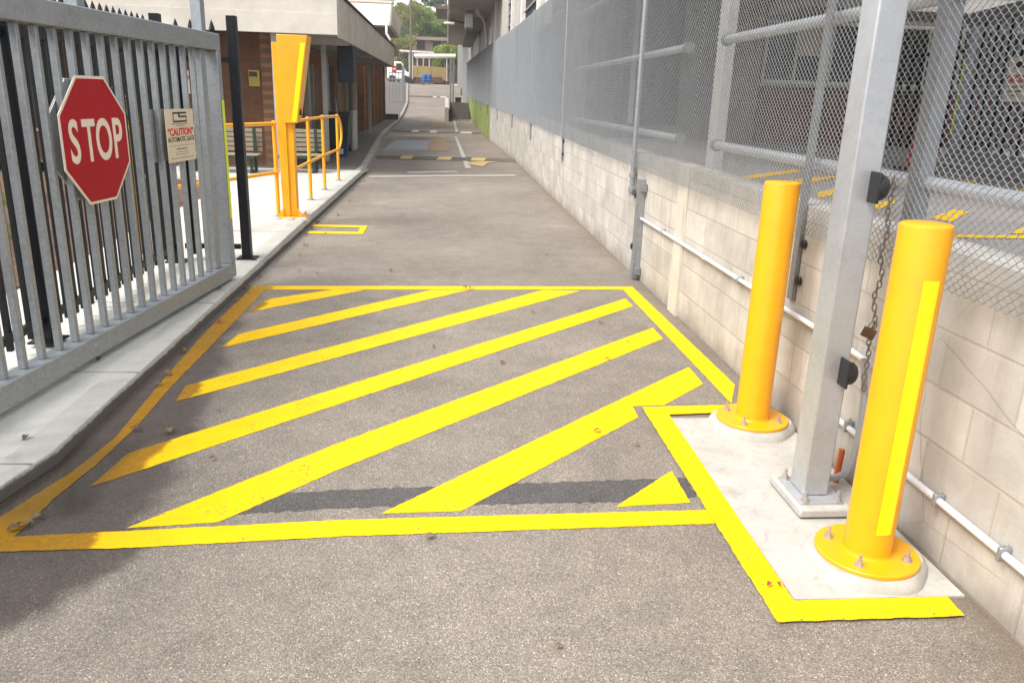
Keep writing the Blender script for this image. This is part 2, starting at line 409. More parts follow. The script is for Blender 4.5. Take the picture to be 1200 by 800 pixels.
M['ute_white'] = plain('car_white', (.75, .75, .76), .3, var=.04)

# ------------------------------------------------------------------ text
def add_text(name, txt, size, sx, frame, mat, parent, bold=0., depth=.0012, align='CENTER', label=None):
    """frame maps local (x right, y up, z out of the board) to world"""
    cu = bpy.data.curves.new(name, 'FONT'); cu.body = txt; cu.size = size; cu.align_x = align; cu.align_y = 'CENTER'; cu.offset = bold; cu.extrude = depth; cu.resolution_u = 6
    to = bpy.data.objects.new('tmp_text', cu); COL.objects.link(to)
    bpy.context.view_layer.update()
    dg = bpy.context.evaluated_depsgraph_get(); me = bpy.data.meshes.new_from_object(to.evaluated_get(dg))
    bpy.data.objects.remove(to); bpy.data.curves.remove(cu)
    L = Vector(root_of(parent).location)
    for v in me.vertices:
        p = frame @ Vector((v.co.x*sx, v.co.y, v.co.z)); v.co = p-L
    me.materials.clear(); me.materials.append(mat); me.name = name
    o = bpy.data.objects.new(name, me); COL.objects.link(o); o.parent = parent
    if label: o['label'] = label
    return o
def frame(o, ex, ey, ez):
    m = Matrix.Identity(4)
    for i, e in enumerate((ex, ey, ez)):
        e = Vector(e)
        for r in range(3): m[r][i] = e[r]
    for r in range(3): m[r][3] = o[r]
    return m

# ================================================================== SETTING
def sheet(y0, y1, step, xl, xr, zf, nx=2, M_=None):
    mb = MB(); ys = []; y = y0
    while y < y1-1e-6: ys.append(y); y += step
    ys.append(y1)
    mb.grid([[(xl(y)+(xr(y)-xl(y))*i/(nx-1), y, zf(y)) for i in range(nx)] for y in ys]); return mb
g = MB(); ys = [-60, -10, 20, 36, 40, 45, 50, 57, 64, 71, 77, 90, 125, 160, 230, 420]
g.grid([[(x, y, zr(y)-.06+(.0 if y < 125 else 4*math.sin(x*.05))) for x in (-400, -120, -60, -30, -12, 0, 12, 30, 60, 120, 400)] for y in ys])
struct('ground', g, M['soil'], 'rough earth under and around the site')
struct('road', sheet(-8, 17.0, 1, lambda y: kerbx(y)-.05, lambda y: wallx(y)+.1, lambda y: 0, 3), M['asphalt'], 'near stretch of the asphalt lane')
struct('road', sheet(17.0, 77, 1, lambda y: kerbx(y)-.05, lambda y: wallx(y)+.1, zr, 3), M['asphalt_far'], 'far stretch of the asphalt lane going uphill')
struct('far_yard', sheet(77, 112, 5, lambda y: -16, lambda y: 14, lambda y: zr(y)+.004), M['far_concrete'], 'pale concrete yard at the top of the lane')
# foot path left of the kerb
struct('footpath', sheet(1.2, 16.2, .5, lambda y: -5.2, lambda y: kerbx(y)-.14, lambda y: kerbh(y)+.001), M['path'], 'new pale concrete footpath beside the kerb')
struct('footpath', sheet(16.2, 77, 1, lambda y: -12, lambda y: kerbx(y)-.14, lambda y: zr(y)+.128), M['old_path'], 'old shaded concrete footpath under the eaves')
def kerb(y0, y1, mat, label, w=.16):
    mb = MB(); ys = np.arange(y0, y1+.01, .3 if y1 < 20 else 1.0); rows = []
    for y in ys:
        x = kerbx(y); h = kerbh(y); z = zr(y)
        rows.append([(x+.006, y, z-.06), (x-.004, y, z+h-.016), (x-.010, y, z+h-.005), (x-.024, y, z+h), (x-w, y, z+h+.002), (x-w, y, z-.06)])
    mb.grid(rows)
    a = mb.bm.verts; return struct('kerb', mb, mat, label)
kerb(1.2, 16.2, M['kerb'], 'pale concrete kerb beside the gate')
kerb(17.2, 76, M['kerb_old'], 'weathered kerb running up the lane')
mb = MB(); mb.grid([[(-3.6, 16.2, .12), (-1.72, 16.2, .125), (-1.66, 16.25, .05)], [(-3.6, 17.2, .12), (-1.72, 17.2, .125), (-1.62, 17.2, .05)]])
mb.box(-1.80, -1.66, 17.05, 17.22, -.05, .12)
struct('footpath', mb, M['kerb_old'], 'worn kerb return between the two kerbs')
# joints in the footpath
mb = MB()
for y in (3.17, 4.3, 5.8, 7.3, 8.8, 10.3, 11.8, 13.3, 14.8):
    mb.box(-3.3, kerbx(y)-.005, y-.004, y+.004, kerbh(y), kerbh(y)+.0032)
struct('path_joint', mb, M['kerb_old'])
# garden bed
mb = MB(); rows = []
for j in range(25):
    y = 2.5+j*.45
    rows.append([(-3.25-i*.5, y, .10+(.05+R_.uniform(0, .06) if 0 < i else 0)) for i in range(14)])
mb.grid(rows); struct('garden_bed', mb, M['mulch'], 'bark mulch garden bed beyond the footpath')
# retained upper yard on the right
struct('upper_yard', MB().box(2.02, 22, -8, 13.85, .2, 1.0), M['yard'], 'raised yard behind the block wall')
# concrete pad of the bollards
mb = MB(); mb.prism([(1.19, 2.215, 0), (1.80, 2.215, 0), (1.80, 3.80, 0), (1.19, 3.80, 0)], (0, 0, .007)); struct('concrete_pad', mb, M['pad'], 'pale concrete pad under the bollards')

# ------------------------------------------------------------------ painted markings
def rough_poly(pts, z, name='road_marking', mat='yellow_line', label=None, jit=.0022, zf=None):
    P = []
    for a, b in zip(pts, pts[1:]+pts[:1]):
        a = Vector(a[:2]); b = Vector(b[:2]); L = (b-a).length; k = max(1, int(L/.02)); nrm = Vector((-(b-a).y, (b-a).x)).normalized()
        for i in range(k):
            P.append(a+(b-a)*i/k+nrm*R_.uniform(-jit, jit))
    mb = MB(); f = mb.poly([(p.x, p.y, z if zf is None else zf(p.y)+z) for p in P])
    bmesh.ops.triangulate(mb.bm, faces=mb.bm.faces)
    o = struct(name, mb, M[mat], label, smooth=False, fix=False)
    for p in o.data.polygons:
        if p.normal.z < 0: p.flip()
    return o
def px_poly(pp, z=.004, **k): return rough_poly([ground(*p) for p in pp], z, **k)
ST = [
 ('first and shortest yellow hatch bar', [(311,351),(390,339.5),(428,340),(291,366)]),
 ('second yellow hatch bar from the far end', [(505,340),(549,340),(258,408),(280,391.5)]),
 ('third yellow hatch bar', [(636,340),(680,341),(205,471),(218,452)]),
 ('fourth yellow hatch bar', [(733,350),(742,359),(105,571),(150,531)]),
 ('fifth and longest yellow hatch bar', [(765,384),(777,397),(400,549),(256,612),(148,619),(400,518)]),
 ('sixth yellow hatch bar, notched by the pad line', [(807,430),(824,450),(778,475),(741,476),(748,489),(540,599),(446,602)]),
 ('small yellow triangle beside the pad line', [(787,551.5),(809,589),(721,594)])]
for lab, pp in ST: px_poly(pp, .0022, label=lab)
px_poly([(297,335),(741,336),(730,339.5),(311,339.5)], .0022, label='thin yellow line closing the hatch at the far end')
px_poly([(297,335),(311,339.5),(272,380),(202,452),(160,500),(115,543),(66,582),(30,617),(-60,700),(-150,690),(0,606),(86,552),(136,512),(192,444),(242,388)], .0022, label='yellow edge line along the kerb gutter')
px_poly([(-40,632),(40,628),(160,622),(400,609.5),(835,597.6),(845,613.6),(400,629),(160,642),(-40,648)], .0034, label='near yellow line closing the hatch')
px_poly([(741,336),(861,451),(857,473),(730,339.5)], .0022, label='yellow edge line beside the block wall')
px_poly([(752,478.5),(859,476),(838,485.5),(784,487.5),(930,706),(1109,701),(1130,724),(911,731.5)], .0105, label='yellow outline around the bollard pad')
# bracket by the boom post
px_poly([(368,263.5),(431,265),(425,275),(360,274.2),(362,271.5),(419,272.3),(422.5,267.3),(366,266)], .006, label='small yellow open box on the asphalt')
# dark patched trench across the lane
px_poly([(285,581),(400,573.5),(759,561),(803,560),(818,583),(724,588),(400,595),(272,603)], .0011, name='asphalt_patch', mat='asphalt_dark', label='dark patched strip across the lane', jit=.008)
# far markings (follow the slope)
def on_lane(px, py):
    d = ray(px, py); t = .01
    while t < .3:
        q = CAM+d*t
        if q[2] <= zr(q[1]): return Vector(q)
        t += .00002
    return Vector(q)
def far_poly(pp, z=.006, **k):
    P = [on_lane(*p) for p in pp]; return rough_poly(P, z, zf=zr, **k)
far_poly([(432,208),(604,206.5),(604,205),(432,206.3)], mat='white_line', label='thin white line across the lane')
far_poly([(478,203.2),(536,202),(536,200.5),(477,201.5)], mat='white_line', label='short pale line before the hump')
far_poly([(545.5,197.5),(552,197.5),(535,160.5),(533,160.5)], mat='white_line', label='white edge line between the first two humps')
far_poly([(547.5,193),(566,196),(572,191.5),(582,190.5),(571,187),(560,188),(566,189.5),(549,190.5)], z=.012, mat='faded_yellow', label='faded yellow arrow by the first hump')
far_poly([(448,176),(501,176),(503,165),(463,164.5)], mat='faded_blue', label='pale blue grey patch of old paint')
far_poly([(502,177),(525,177),(522,162.5),(503.5,162)], mat='faded_orange', label='faded orange square of old paint')
far_poly([(507,148.6),(522,148.6),(520,140.6),(507.5,140.6)], mat='faded_orange', label='faded orange square up the slope')
rough_poly([(.43, 37.2), (.55, 37.2), (.50, 60), (.40, 60)], .006, zf=zr, mat='white_line', label='white edge line climbing to the steps')
# speed humps
def hump(y, xl, xr, label, marks):
    mb = MB(); rows = []
    for i in range(9):
        t = i/8; yy = y-.35+.7*t; rows.append([(xl, yy, zr(yy)+.004+.065*math.sin(PI*t)), ((xl+xr)/2, yy, zr(yy)+.004+.069*math.sin(PI*t)), (xr, yy, zr(yy)+.004+.065*math.sin(PI*t))])
    mb.grid(rows); struct('speed_hump', mb, M['asphalt_hump'], label)
    for (a, b) in marks:
        mb = MB(); rows = []
        for i in range(5):
            t = .04+.42*i/4; yy = y-.35+.7*t; zz = zr(yy)+.011+.069*math.sin(PI*t); rows.append([(a+.2*t, yy, zz), (b+.2*t, yy, zz)])
        mb.grid(rows); struct('hump_mark', mb, M['faded_yellow'] if y < 30 else M['white_line'], 'painted block on a speed hump')
hump(21.2, -1.78, 1.80, 'nearest speed hump with yellow blocks', [(-1.2, -.9), (-.25, .1), (.62, .98)])
hump(36.6, -2.4, 1.55, 'second speed hump up the lane', [(-1.55, -1.25), (-.75, -.45), (.6, 1.1)])
hump(66, -2.9, .1, 'third speed hump at the top of the slope', [(-1.1, -.8), (-.55, -.05)])

# ================================================================== RIGHT SIDE
def wall_strip(y0, y1, top, mat, name, label, cat, step=1.0, thick=.2):
    T = thing(name, label, cat, (wallx(y0), y0, 0))
    mb = MB(); ys = list(np.arange(y0, y1, step))+[y1]
    rows = []
    for y in ys:
        x = wallx(y); rows.append([(x, y, zr(y)-.1), (x, y, top(y)), (x+thick, y, top(y)), (x+thick, y, zr(y)-.1)])
    mb.grid(rows)
    mb.poly(rows[0]); mb.poly(rows[-1][::-1]); mk('wall', mb, mat, T, smooth=False); return T
ZB = [(0, .985), (10, 1.02), (12, 1.04), (18, 1.12), (24, 1.2), (31, 1.28), (57, 1.60)]
WT = wall_strip(-3, 31.2, lambda y: lerp(ZB, y)+.13, M['block'], 'block_wall', 'long cream concrete block retaining wall with stained mortar joints', 'wall')
# pilaster in the wall
mk('pilaster', MB().box(1.803, 1.90, 5.86, 6.10, -.02, 1.16), M['pilaster'], WT, bevel=.006)
wall_strip(31.2, 57, lambda y: lerp(ZB, y)+.13, M['green_block'], 'green_wall', 'green painted stretch of block wall beyond the cream wall', 'wall')
solo('white_column', MB().box(1.99, 2.07, 5.90, 6.08, 1.0, 3.498), M['column'], 'tall pale square column behind the wire mesh, between the rail ends', 'column', bevel=.008)

# chain link fence --------------------------------------------------
FX = lambda y: wallx(y)-.045
fence = thing('chain_link_fence', 'tall galvanised chain link fence along the top of the cream block wall', 'fence', (FX(2), 2, 1.0))
PW, PH, CP, CQ = 2.50, 2.21, .020, .033
def mesh_panel():
    """woven wires: every wire is a flattened spiral hooked through its neighbours"""
    mb = MB(); nw = int(round(PW/CP)); nz = int(PH/CQ); r = .0019; dx = .0032
    for i in range(nw):
        y0 = (i+.5)*CP; pts = []
        for k in range(2*nz+1):
            side = 1 if (k+i) % 2 == 0 else -1; z = k*CQ/2
            if k: pts.append((-side*dx, y0+side*(CP/2-.0028), z-.0032))
            pts.append((0, y0+side*(CP/2+.0016), z))
            if k < 2*nz: pts.append((side*dx, y0+side*(CP/2-.0028), z+.0032))
        rings = []
        for (x, y, z) in pts:
            rings.append([mb.v((x+r*a, y+r*b*.75, z+r*b*.75)) if False else mb.v((x+r*a, y+r*b, z+r*c)) for a, b, c in ((1, 0, 0), (0, .75, .75), (-1, 0, 0), (0, -.75, -.75))])
        for a, b in zip(rings, rings[1:]):
            for q in range(4): mb.f([a[q], a[(q+1) % 4], b[(q+1) % 4], b[q]])
    return mb
mp = mesh_panel(); me0 = None
y = .75; first = None
while y < 57:
    yc0, yc1 = y, y+PW
    if first is None:
        first = mk('mesh_panel', mp, M['wire'], None, smooth=True, fix=False); o = first
    else:
        o = first.copy(); COL.objects.link(o)
    o.parent = fence
    o.location = Vector((FX(y), y, lerp(ZB, y)))-Vector(fence.location)
    o.rotation_euler = (math.atan((lerp(ZB, yc1)-lerp(ZB, yc0))/PW), 0, -math.atan((FX(yc1)-FX(yc0))/PW))
    y += PW
PY = [2.2, 3.03, 3.89, 7.56, 12.5, 17.4, 22.4, 27.6, 32.6, 37.5, 42.4, 47.4, 52.4, 57]
for y in PY:
    x = wallx(y)-.017; zb = lerp(ZB, y)
    if y == 7.56:
        mk('post', MB().tube([(x-.022, y, .74), (x-.022, y, 3.4)], .024, 14), M['galv'], fence)
        for z in (.80, .93): mk('clamp', MB().tube([(x-.022, y, z-.022), (x-.022, y, z+.022)], .034, 14), M['galv'], fence)
        mk('hinge_pin', MB().box(x-.022, x+.02, y-.1, y-.02, .80, .83), M['galv_dark'], fence)
    elif y == 3.03:
        mk('post', MB().box(1.835, 1.90, y-.035, y+.035, 1.1, 3.4), M['galv_dark'], fence, bevel=.004)
    elif y == 2.2: continue
    else:
        w = .03 if y < 5 else .035
        top = zb+2.23
        mk('post', MB().box(x-.008, x+.014, y-w, y+w, zb-.36, top), M['galv_dark'], fence, bevel=.003)
        if y < 13:
            for z in (zb-.06, zb-.25):
                mk('bolt', MB().lathe((x+.012, y-.055, z), [(.024, 0), (.024, .006), (.016, .012), (.016, .022), (0, .03)], 8, (-1, 0, 0)), M['rubber'], fence)
    if y > 7.6:      # joint strips where two mesh lengths meet
        mk('joint_strip', MB().box(FX(y)-.006, FX(y)+.006, y-.022, y+.022, zb, zb+2.215), M['galv_light'], fence)
for (a, b) in ((.5, 5.55), (6.45, 12.0)):
    for z in (1.33, 2.02, 2.75):
        mk('rail', MB().tube([(1.885, a, z), (1.885, b, z)], .030, 14), M['galv_light'], fence)
        for e in ((b,) if a < 1 else (a,)):
            mk('end_clamp', MB().lathe((1.885, e-.03, z), [(.042, 0), (.042, .05), (.034, .06)], 16, (0, 1, 0)), M['galv_dark'], fence)

# bolted channel (gate keeper) on the wall
T = thing('keeper_channel', 'flat galvanised steel channel bolted upright to the block wall under the mesh', 'bracket', (1.80, 7.21, 0))
mk('web', MB().box(1.765, 1.817, 7.16, 7.168, .01, .93), M['galv'], T, bevel=.001)
mk('flange', MB().box(1.757, 1.764, 7.16, 7.27, .01, .93), M['galv'], T, bevel=.001)
for z in (.86, .09): mk('bolt_plate', MB().box(1.765, 1.816, 7.10, 7.157, z-.035, z+.035), M['galv_dark'], T, bevel=.003)
for z in (.78, .30): mk('rubber_buffer', MB().lathe((1.79, 7.275, z), [(.045, 0), (.045, .012), (.04, .03), (.025, .045), (0, .05)], 16, (-.5, .85, 0)), M['rubber'], T)

# conduits
T = thing('conduit', 'upper white conduit running along the block wall to the steel post', 'pipe', (1.80, 3.1, .58))
mk('pipe', MB().tube([(1.796, 7.15, .578), (1.796, 5.2, .583), (1.796, 3.25, .58), (1.796, 3.02, .575)], .0135, 12), M['conduit'], T)
for y in (5.3, 3.45): mk('coupling', MB().tube([(1.796, y-.03, .581), (1.796, y+.03, .581)], .0165, 12), M['conduit'], T)
for y in (6.4, 4.6, 3.25): mk('saddle_clip', MB().box(1.779, 1.819, y-.008, y+.008, .557, .601), M['galv'], T, bevel=.004)
T = thing('conduit', 'lower white conduit along the foot of the block wall past the near bollard', 'pipe', (1.80, 2.0, .25))
mk('pipe', MB().tube([(1.796, 3.30, .243), (1.796, 2.6, .25), (1.796, .5, .248)], .0135, 12), M['conduit'], T)
for y in (3.12, 2.445, 2.09): mk('saddle_clip', MB().box(1.776, 1.819, y-.009, y+.009, .224, .276), M['galv'], T, bevel=.005)
for y in (3.12, 2.445, 2.09): mk('screw', MB().lathe((1.80, y, .282), [(.006, -.01), (.006, .008), (0, .011)], 8, (-.4, 0, 1)), M['bolt'], T)
mb = MB(); P = []
for i in range(26):
    t = i/25
    pts = [Vector((1.765, 3.03, .60)), Vector((1.765, 2.97, .40)), Vector((1.755, 2.96, .22)), Vector((1.745, 2.98, .09)), Vector((1.71, 3.02, .045)), Vector((1.66, 3.0, .06))]
    s_ = t*(len(pts)-1); k = min(int(s_), len(pts)-2); P.append(pts[k].lerp(pts[k+1], s_-k))
for _ in range(3): P = [P[0]]+[(P[i-1]+P[i]*2+P[i+1])/4 for i in range(1, len(P)-1)]+[P[-1]]
solo('flexible_conduit', mb.tube(P, .0145, 12), M['conduit_grey'], 'grey flexible conduit curling into the foot of the steel post', 'pipe')
solo('orange_conduit', MB().tube([(1.745, 3.06, .008), (1.752, 3.06, .165)], .014, 14, cap=True), M['orange'], 'short orange pipe stub beside the steel post foot', 'pipe')

# galvanised steel post --------------------------------------------------
T = thing('steel_post', 'tall square galvanised gate guide post bolted down between the yellow bollards', 'post', (1.54, 2.9, .016))
px0, px1, py0, py1 = 1.486, 1.594, 2.835, 2.965
mk('post', MB().box(px0, px1, py0, py1, .0625, 3.6), M['galv_light'], T, bevel=.007)
mk('base_plate', MB().box(1.452, 1.636, 2.775, 3.012, .0515, .062), M['galv_light'], T, bevel=.002)
mb = MB(); mb.prism([(1.435, 2.735, .014), (1.66, 2.735, .014), (1.66, 3.06, .014), (1.435, 3.06, .014)], (0, 0, .038)); mk('grout_bed', mb, M['grout'], T, bevel=.008)
for bx in (1.475, 1.615):
    for by in (2.79, 2.99):
        mk('anchor_bolt', MB().lathe((bx, by, .062), [(.02, 0), (.02, .004), (.0135, .0045), (.0135, .018), (.007, .0185), (.007, .045), (0, .048)], 8), M['bolt'], T)
for z in (1.33, .615):
    mb = MB(Matrix.Translation((1.563, py0-.036, z)) @ Matrix.Diagonal((1, 1, 1.25, 1))); mb.lathe((0, 0, 0), [(.037, 0), (.038, .012), (.035, .026), (.027, .038), (.014, .045), (0, .047)], 20, (1, -.3, 0))
    b = mk('guide_buffer', mb, M['rubber'], T)
    mk('buffer_plate', MB().box(1.552, 1.562, py0-.072, py0-.001, z-.056, z+.056), M['rubber'], b, bevel=.003)

# bollards --------------------------------------------------
def bollard(cx, cy, h, label):
    T = thing('bollard', label, 'bollard', (cx, cy, .016), 'yellow bollards on the concrete pad')
    r = .0825
    mk('tube', MB().lathe((cx, cy, 0), [(r+.006, .066), (r+.001, .073), (r, .08), (r, h-.012), (r-.003, h-.004), (r-.010, h), (0, h+.002)], 48), M['yellow'], T)
    mk('base_plate', MB().lathe((cx, cy, 0), [(.178, .050), (.18, .052), (.18, .063), (.177, .066), (0, .066)], 48), M['yellow'], T)
    mb = MB(); n = 40; prof = [(.216, .0), (.212, .014), (.203, .034), (.188, .0495), (0, .0500)]
    mb.lathe((cx, cy, 0), prof, n)
    for v in mb.bm.verts:
        a = math.atan2(v.co.y-cy, v.co.x-cx); d = math.hypot(v.co.x-cx, v.co.y-cy)
        if d > .15:
            k = 1+.05*math.sin(a*2+1.3)+.035*math.sin(a*5+cx*9)+R_.uniform(-.006, .006)
            v.co.x = cx+(v.co.x-cx)*k; v.co.y = cy+(v.co.y-cy)*k
    mk('grout_bed', mb, M['grout'], T)
    for k in range(4):
        a = PI/4+k*PI/2+.12
        bx, by = cx+.135*math.cos(a), cy+.135*math.sin(a)
        mk('anchor_bolt', MB().lathe((bx, by, .066), [(.019, 0), (.019, .004), (.0125, .0045), (.0125, .017), (.0065, .0175), (.0065, .042), (0, .045)], 8), M['bolt'], T)
    return T
b1 = bollard(1.545, 2.425, 1.258, 'nearer yellow steel bollard, with a bright fluorescent strip down its side')
b2 = bollard(1.59, 3.68, 1.262, 'farther plain yellow steel bollard at the wall end of the pad')
mb = MB(); rr = .0835; ac = math.radians(-88); aw = .028/rr
rows = []
for i in range(7):
    a = ac+aw*(i/6-.5)*2; rows.append([(1.545+rr*math.cos(a), 2.425+rr*math.sin(a), .17), (1.545+rr*math.cos(a), 2.425+rr*math.sin(a), 1.085)])
mb.grid(rows); mk('reflective_strip', mb, M['yellow_tape'], b1)

# chain and padlock
T = thing('hanging_chain', 'rusty steel chain hanging down from the fence beside the steel post', 'chain', (1.75, 2.98, .5))
P0 = Vector((1.752, 3.02, 1.34)); P1 = Vector((1.748, 2.972, .49)); n = 36
mbs = MB()
for i in range(n):
    p = P0.lerp(P1, i/(n-1)); p.x += .006*math.sin(i*.9); p.y += .006*math.sin(i*.7)
    a = PI/4+(PI/2 if i % 2 else 0)
    mbs.torus(p, .0085, .0165, .003, (math.cos(a), math.sin(a), 0), (0, 0, 1), 12, 6)
mk('links', mbs, M['chain'], T)
T = thing('padlock', 'brown rusty padlock clipped on the hanging chain', 'padlock', (1.728, 2.96, .74))
fr = frame((1.728, 2.955, .752), (.93, .05, -.36), (-.05, 1, 0), (.36, 0, .93))
mk('body', MB(fr).box(-.026, .026, -.011, .011, -.042, 0), M['rust'], T, bevel=.003)
mk('shackle', MB(fr).tube([(.016*math.cos(a), 0, .012+.02*math.sin(a)) if 0 <= a <= PI else (.016*math.cos(a), 0, -.004) for a in [-.3]+[PI*k/10 for k in range(11)]+[PI+.3]], .0038, 8), M['chain'], T)

# ------------------------------------------------------------------ upper yard things
for i, (pp) in enumerate([[(869,207),(930,199),(944,201),(874,211)], [(864,222),(944,209),(990,206),(945,216),(868,228)], [(958,226),(990,219),(990,226),(958,233)],
            [(1108,218),(1147,209),(1138,218),(1112,222)], [(1166,231),(1200,221),(1230,222),(1200,232),(1180,235)], [(1090,256),(1118,246),(1136,249),(1114,261)], [(1026,240),(1048,233),(1048,239),(1026,247)], [(1180,274),(1215,262),(1215,276)]]):
    P = [ground(*p, 1.0) for p in pp]; rough_poly([(p.x, p.y) for p in P], 1.004, mat='yard_yellow', label='worn yellow bar painted on the raised yard')
rough_poly([(2.1, 3.72), (4.6, 3.80), (4.6, 3.90), (2.1, 3.82)], 1.004, mat='yard_yellow', label='worn yellow line painted on the raised yard')
# yard gate
ga, gb = Vector((5.95, 9.15, 0)), Vector((4.95, 4.4, 0)); gd = (gb-ga).normalized(); gn = Vector((gd.y, -gd.x, 0))
if gn.x > 0: gn = -gn
FR = frame((ga.x, ga.y, 1.0), gd, gn, (0, 0, 1)); GL = (gb-ga).length
T = thing('sliding_gate', 'grey barred gate in the raised yard behind the chain link', 'gate', (ga.x, ga.y, 1.0))
mk('top_rail', MB(FR).box(0, GL, -.05, .05, 1.56, 1.68), M['galv'], T, bevel=.005)
mk('bottom_rail', MB(FR).box(0, GL, -.05, .05, .07, .20), M['galv'], T, bevel=.005)
for s_ in (0, GL-.1): mk('end_post', MB(FR).box(s_+.002, s_+.10, -.048, .048, .202, 1.558), M['galv'], T, bevel=.005)
k = .22
while k < GL-.15:
    mk('bar', MB(FR).box(k, k+.024, -.015, .015, .201, 1.559), M['galv_dark'], T); k += .16
mk('reflective_strip', MB(FR).box(.03, .075, .049, .052, .35, 1.2), M['lime_tape'], T)
T = thing('caution_sign', 'white caution board on the yard gate seen through the chain link', 'sign', tuple(FR @ Vector((1.42, .06, 1.0))))
mk('board', MB(FR).box(1.19, 1.65, .052, .058, .72, 1.14), M['sign_white'], T)
FT = frame(FR @ Vector((1.42, .0595, 0)), -gd, (0, 0, 1), gn)
# the board faces the lane: reading direction runs from the far end towards the viewer
FT = frame(FR @ Vector((1.42, .0595, 0)), gd, (0, 0, 1), gn)
add_text('lettering', 'CAUTION', .10, .95, FT @ Matrix.Translation((0, .93, 0)), M['print_red'], T, .002)
mk('emblem', MB(FR).box(1.32, 1.52, .0585, .060, 1.04, 1.10), M['print_black'], T)
for z in (.86, .82, .78): mk('small_print', MB(FR).box(1.27, 1.57, .0585, .060, z-.008, z+.008), M['print_grey'], T)
# two tall black posts and dark fence behind the gate
fn = thing('palisade_fence', 'dark barred fence standing behind the yard gate', 'fence', (7.2, 12, 1))
for i in range(24):
    t = i/23; p = Vector((6.6, 12.6, 1)).lerp(Vector((5.6, 5.0, 1)), t)+Vector((.55, 0, 0))
    mk('picket', MB().box(p.x-.02, p.x+.02, p.y-.035, p.y+.035, 1.05, 2.7), M['black'], fn)
for z in (1.25, 2.4):
    mk('rail', MB().tube([(7.15, 12.6, z), (6.15, 5.0, z)], .025, 6), M['black'], fn)
# red marker
c = ony(1069, 190, 8.2)
T = thing('marker_cone', 'slim red plastic marker cone beside the grey fence post in the raised yard', 'cone', (c.x, 8.2, 1.0))
mk('body', MB().lathe((c.x, 8.2, 1.0), [(.075, .03), (.06, .06), (.025, .38), (.016, .40), (0, .405)], 20), M['cone_red'], T)
mk('base', MB().box(c.x-.13, c.x+.13, 8.07, 8.33, 1.001, 1.03), M['rubber'], T, bevel=.008)

# brick building at the back of the yard
B = thing('brick_building', 'red brick building with white window frames at the back of the raised yard', 'building', (5.3, 13.9, 1.0))
mk('wall', MB().box(5.35, 12.5, 14.0, 22, .9, 1.93), M['red_brick'], B)
mk('pier', MB().box(4.85, 5.345, 13.88, 22, .9, 6.8), M['pink_render'], B, bevel=.01)
mk('sill', MB().box(5.35, 12.5, 13.93, 14.1, 1.932, 1.99), M['column'], B, bevel=.006)
for i in range(6):
    x = 5.42+i*1.17
    w = mk('window', MB().box(x, x+1.13, 14.05, 14.09, 2.0, 3.0), M['glass'], B)
    mb = MB(); fr_ = .05
    mb.box(x, x+fr_, 13.99, 14.045, 1.995, 3.0); mb.box(x+1.13-fr_, x+1.13, 13.99, 14.045, 1.995, 3.0); mb.box(x+fr_, x+1.13-fr_, 13.99, 14.045, 2.95, 3.0); mb.box(x+fr_, x+1.13-fr_, 13.99, 14.045, 1.995, 2.045); mb.box(x+.56, x+.60, 13.995, 14.043, 2.046, 2.949)
    mk('frame', mb, M['white'], w)
    if i % 2 == 0: mk('blind', MB().box(x+.62, x+1.06, 14.02, 14.04, 2.45, 2.94), M['sign_cream'], w)
mk('upper_wall', MB().box(5.35, 12.5, 14.0, 22, 3.002, 6.8), M['render'], B)
mk('canopy', MB().box(5.36, 12.5, 12.4, 13.87, 3.05, 3.25), M['soffit'], B)
mk('added_shade_roof', MB().box(1.97, 6.6, 4.6, 13.87, 3.50, 3.75), M['soffit'], B)  # slab added out of view to block light and darken the yard
# side wing
B = thing('side_wing', 'dark grey wing of the yard building behind the barred gate', 'building', (9, 3, 1.0))
mk('wall', MB().box(9.2, 12, -4, 12.3, .9, 3.495), M['render'], B)
for i in range(5): mk('roller_door', MB().box(9.15, 9.198, -3.2+i*3.1, -.6+i*3.1, 1.0, 3.4), M['dark'], B)

# long hall along the lane behind the fence
HX = 2.0
B = thing('hall_building', 'long grey concrete hall with vertical fins behind the chain link fence', 'building', (HX, 14, 0))
def hx(y): return wallx(y)+.22
mk('wall', MB().prism([(hx(13.9), 13.9, .9), (hx(22), 22, .9), (hx(31), 31, .9), (hx(39), 39, .9), (hx(57), 57, .9), (1.05, 80, .9), (4.845, 80, .9), (4.845, 13.9, .9)], (0, 0, 7.3)), M['render'], B, smooth=False)
mk('shade_panel', MB().prism([(hx(13.95)-.015, 13.95, .92), (hx(22)-.015, 22, .92), (hx(31)-.015, 31, .92), (hx(39)-.015, 39, .92), (hx(57)-.015, 57, .92), (hx(57)+.1, 57, .92), (hx(39)+.1, 39, .92), (hx(31)+.1, 31, .92), (hx(22)+.1, 22, .92), (hx(13.95)+.1, 13.95, .92)], (0, 0, 2.1)), M['hall_shade'], B, smooth=False)  # dark sheet added as painted shade behind the mesh
pat = [(14.5,16.2,'d'),(16.5,16.8,'w'),(16.9,18.15,'g'),(18.2,18.5,'w'),(18.8,21.9,'d'),(22.05,22.4,'w'),(22.7,24.75,'g'),(24.9,25.15,'w'),(25.25,26.6,'d'),(26.75,31.1,'g'),(31.3,31.65,'w'),(31.8,38.3,'g'),(39.5,43,'g'),(44.0,44.5,'w'),(46,52,'g'),(54,54.6,'w'),(57,63,'g'),(66,66.7,'w')]
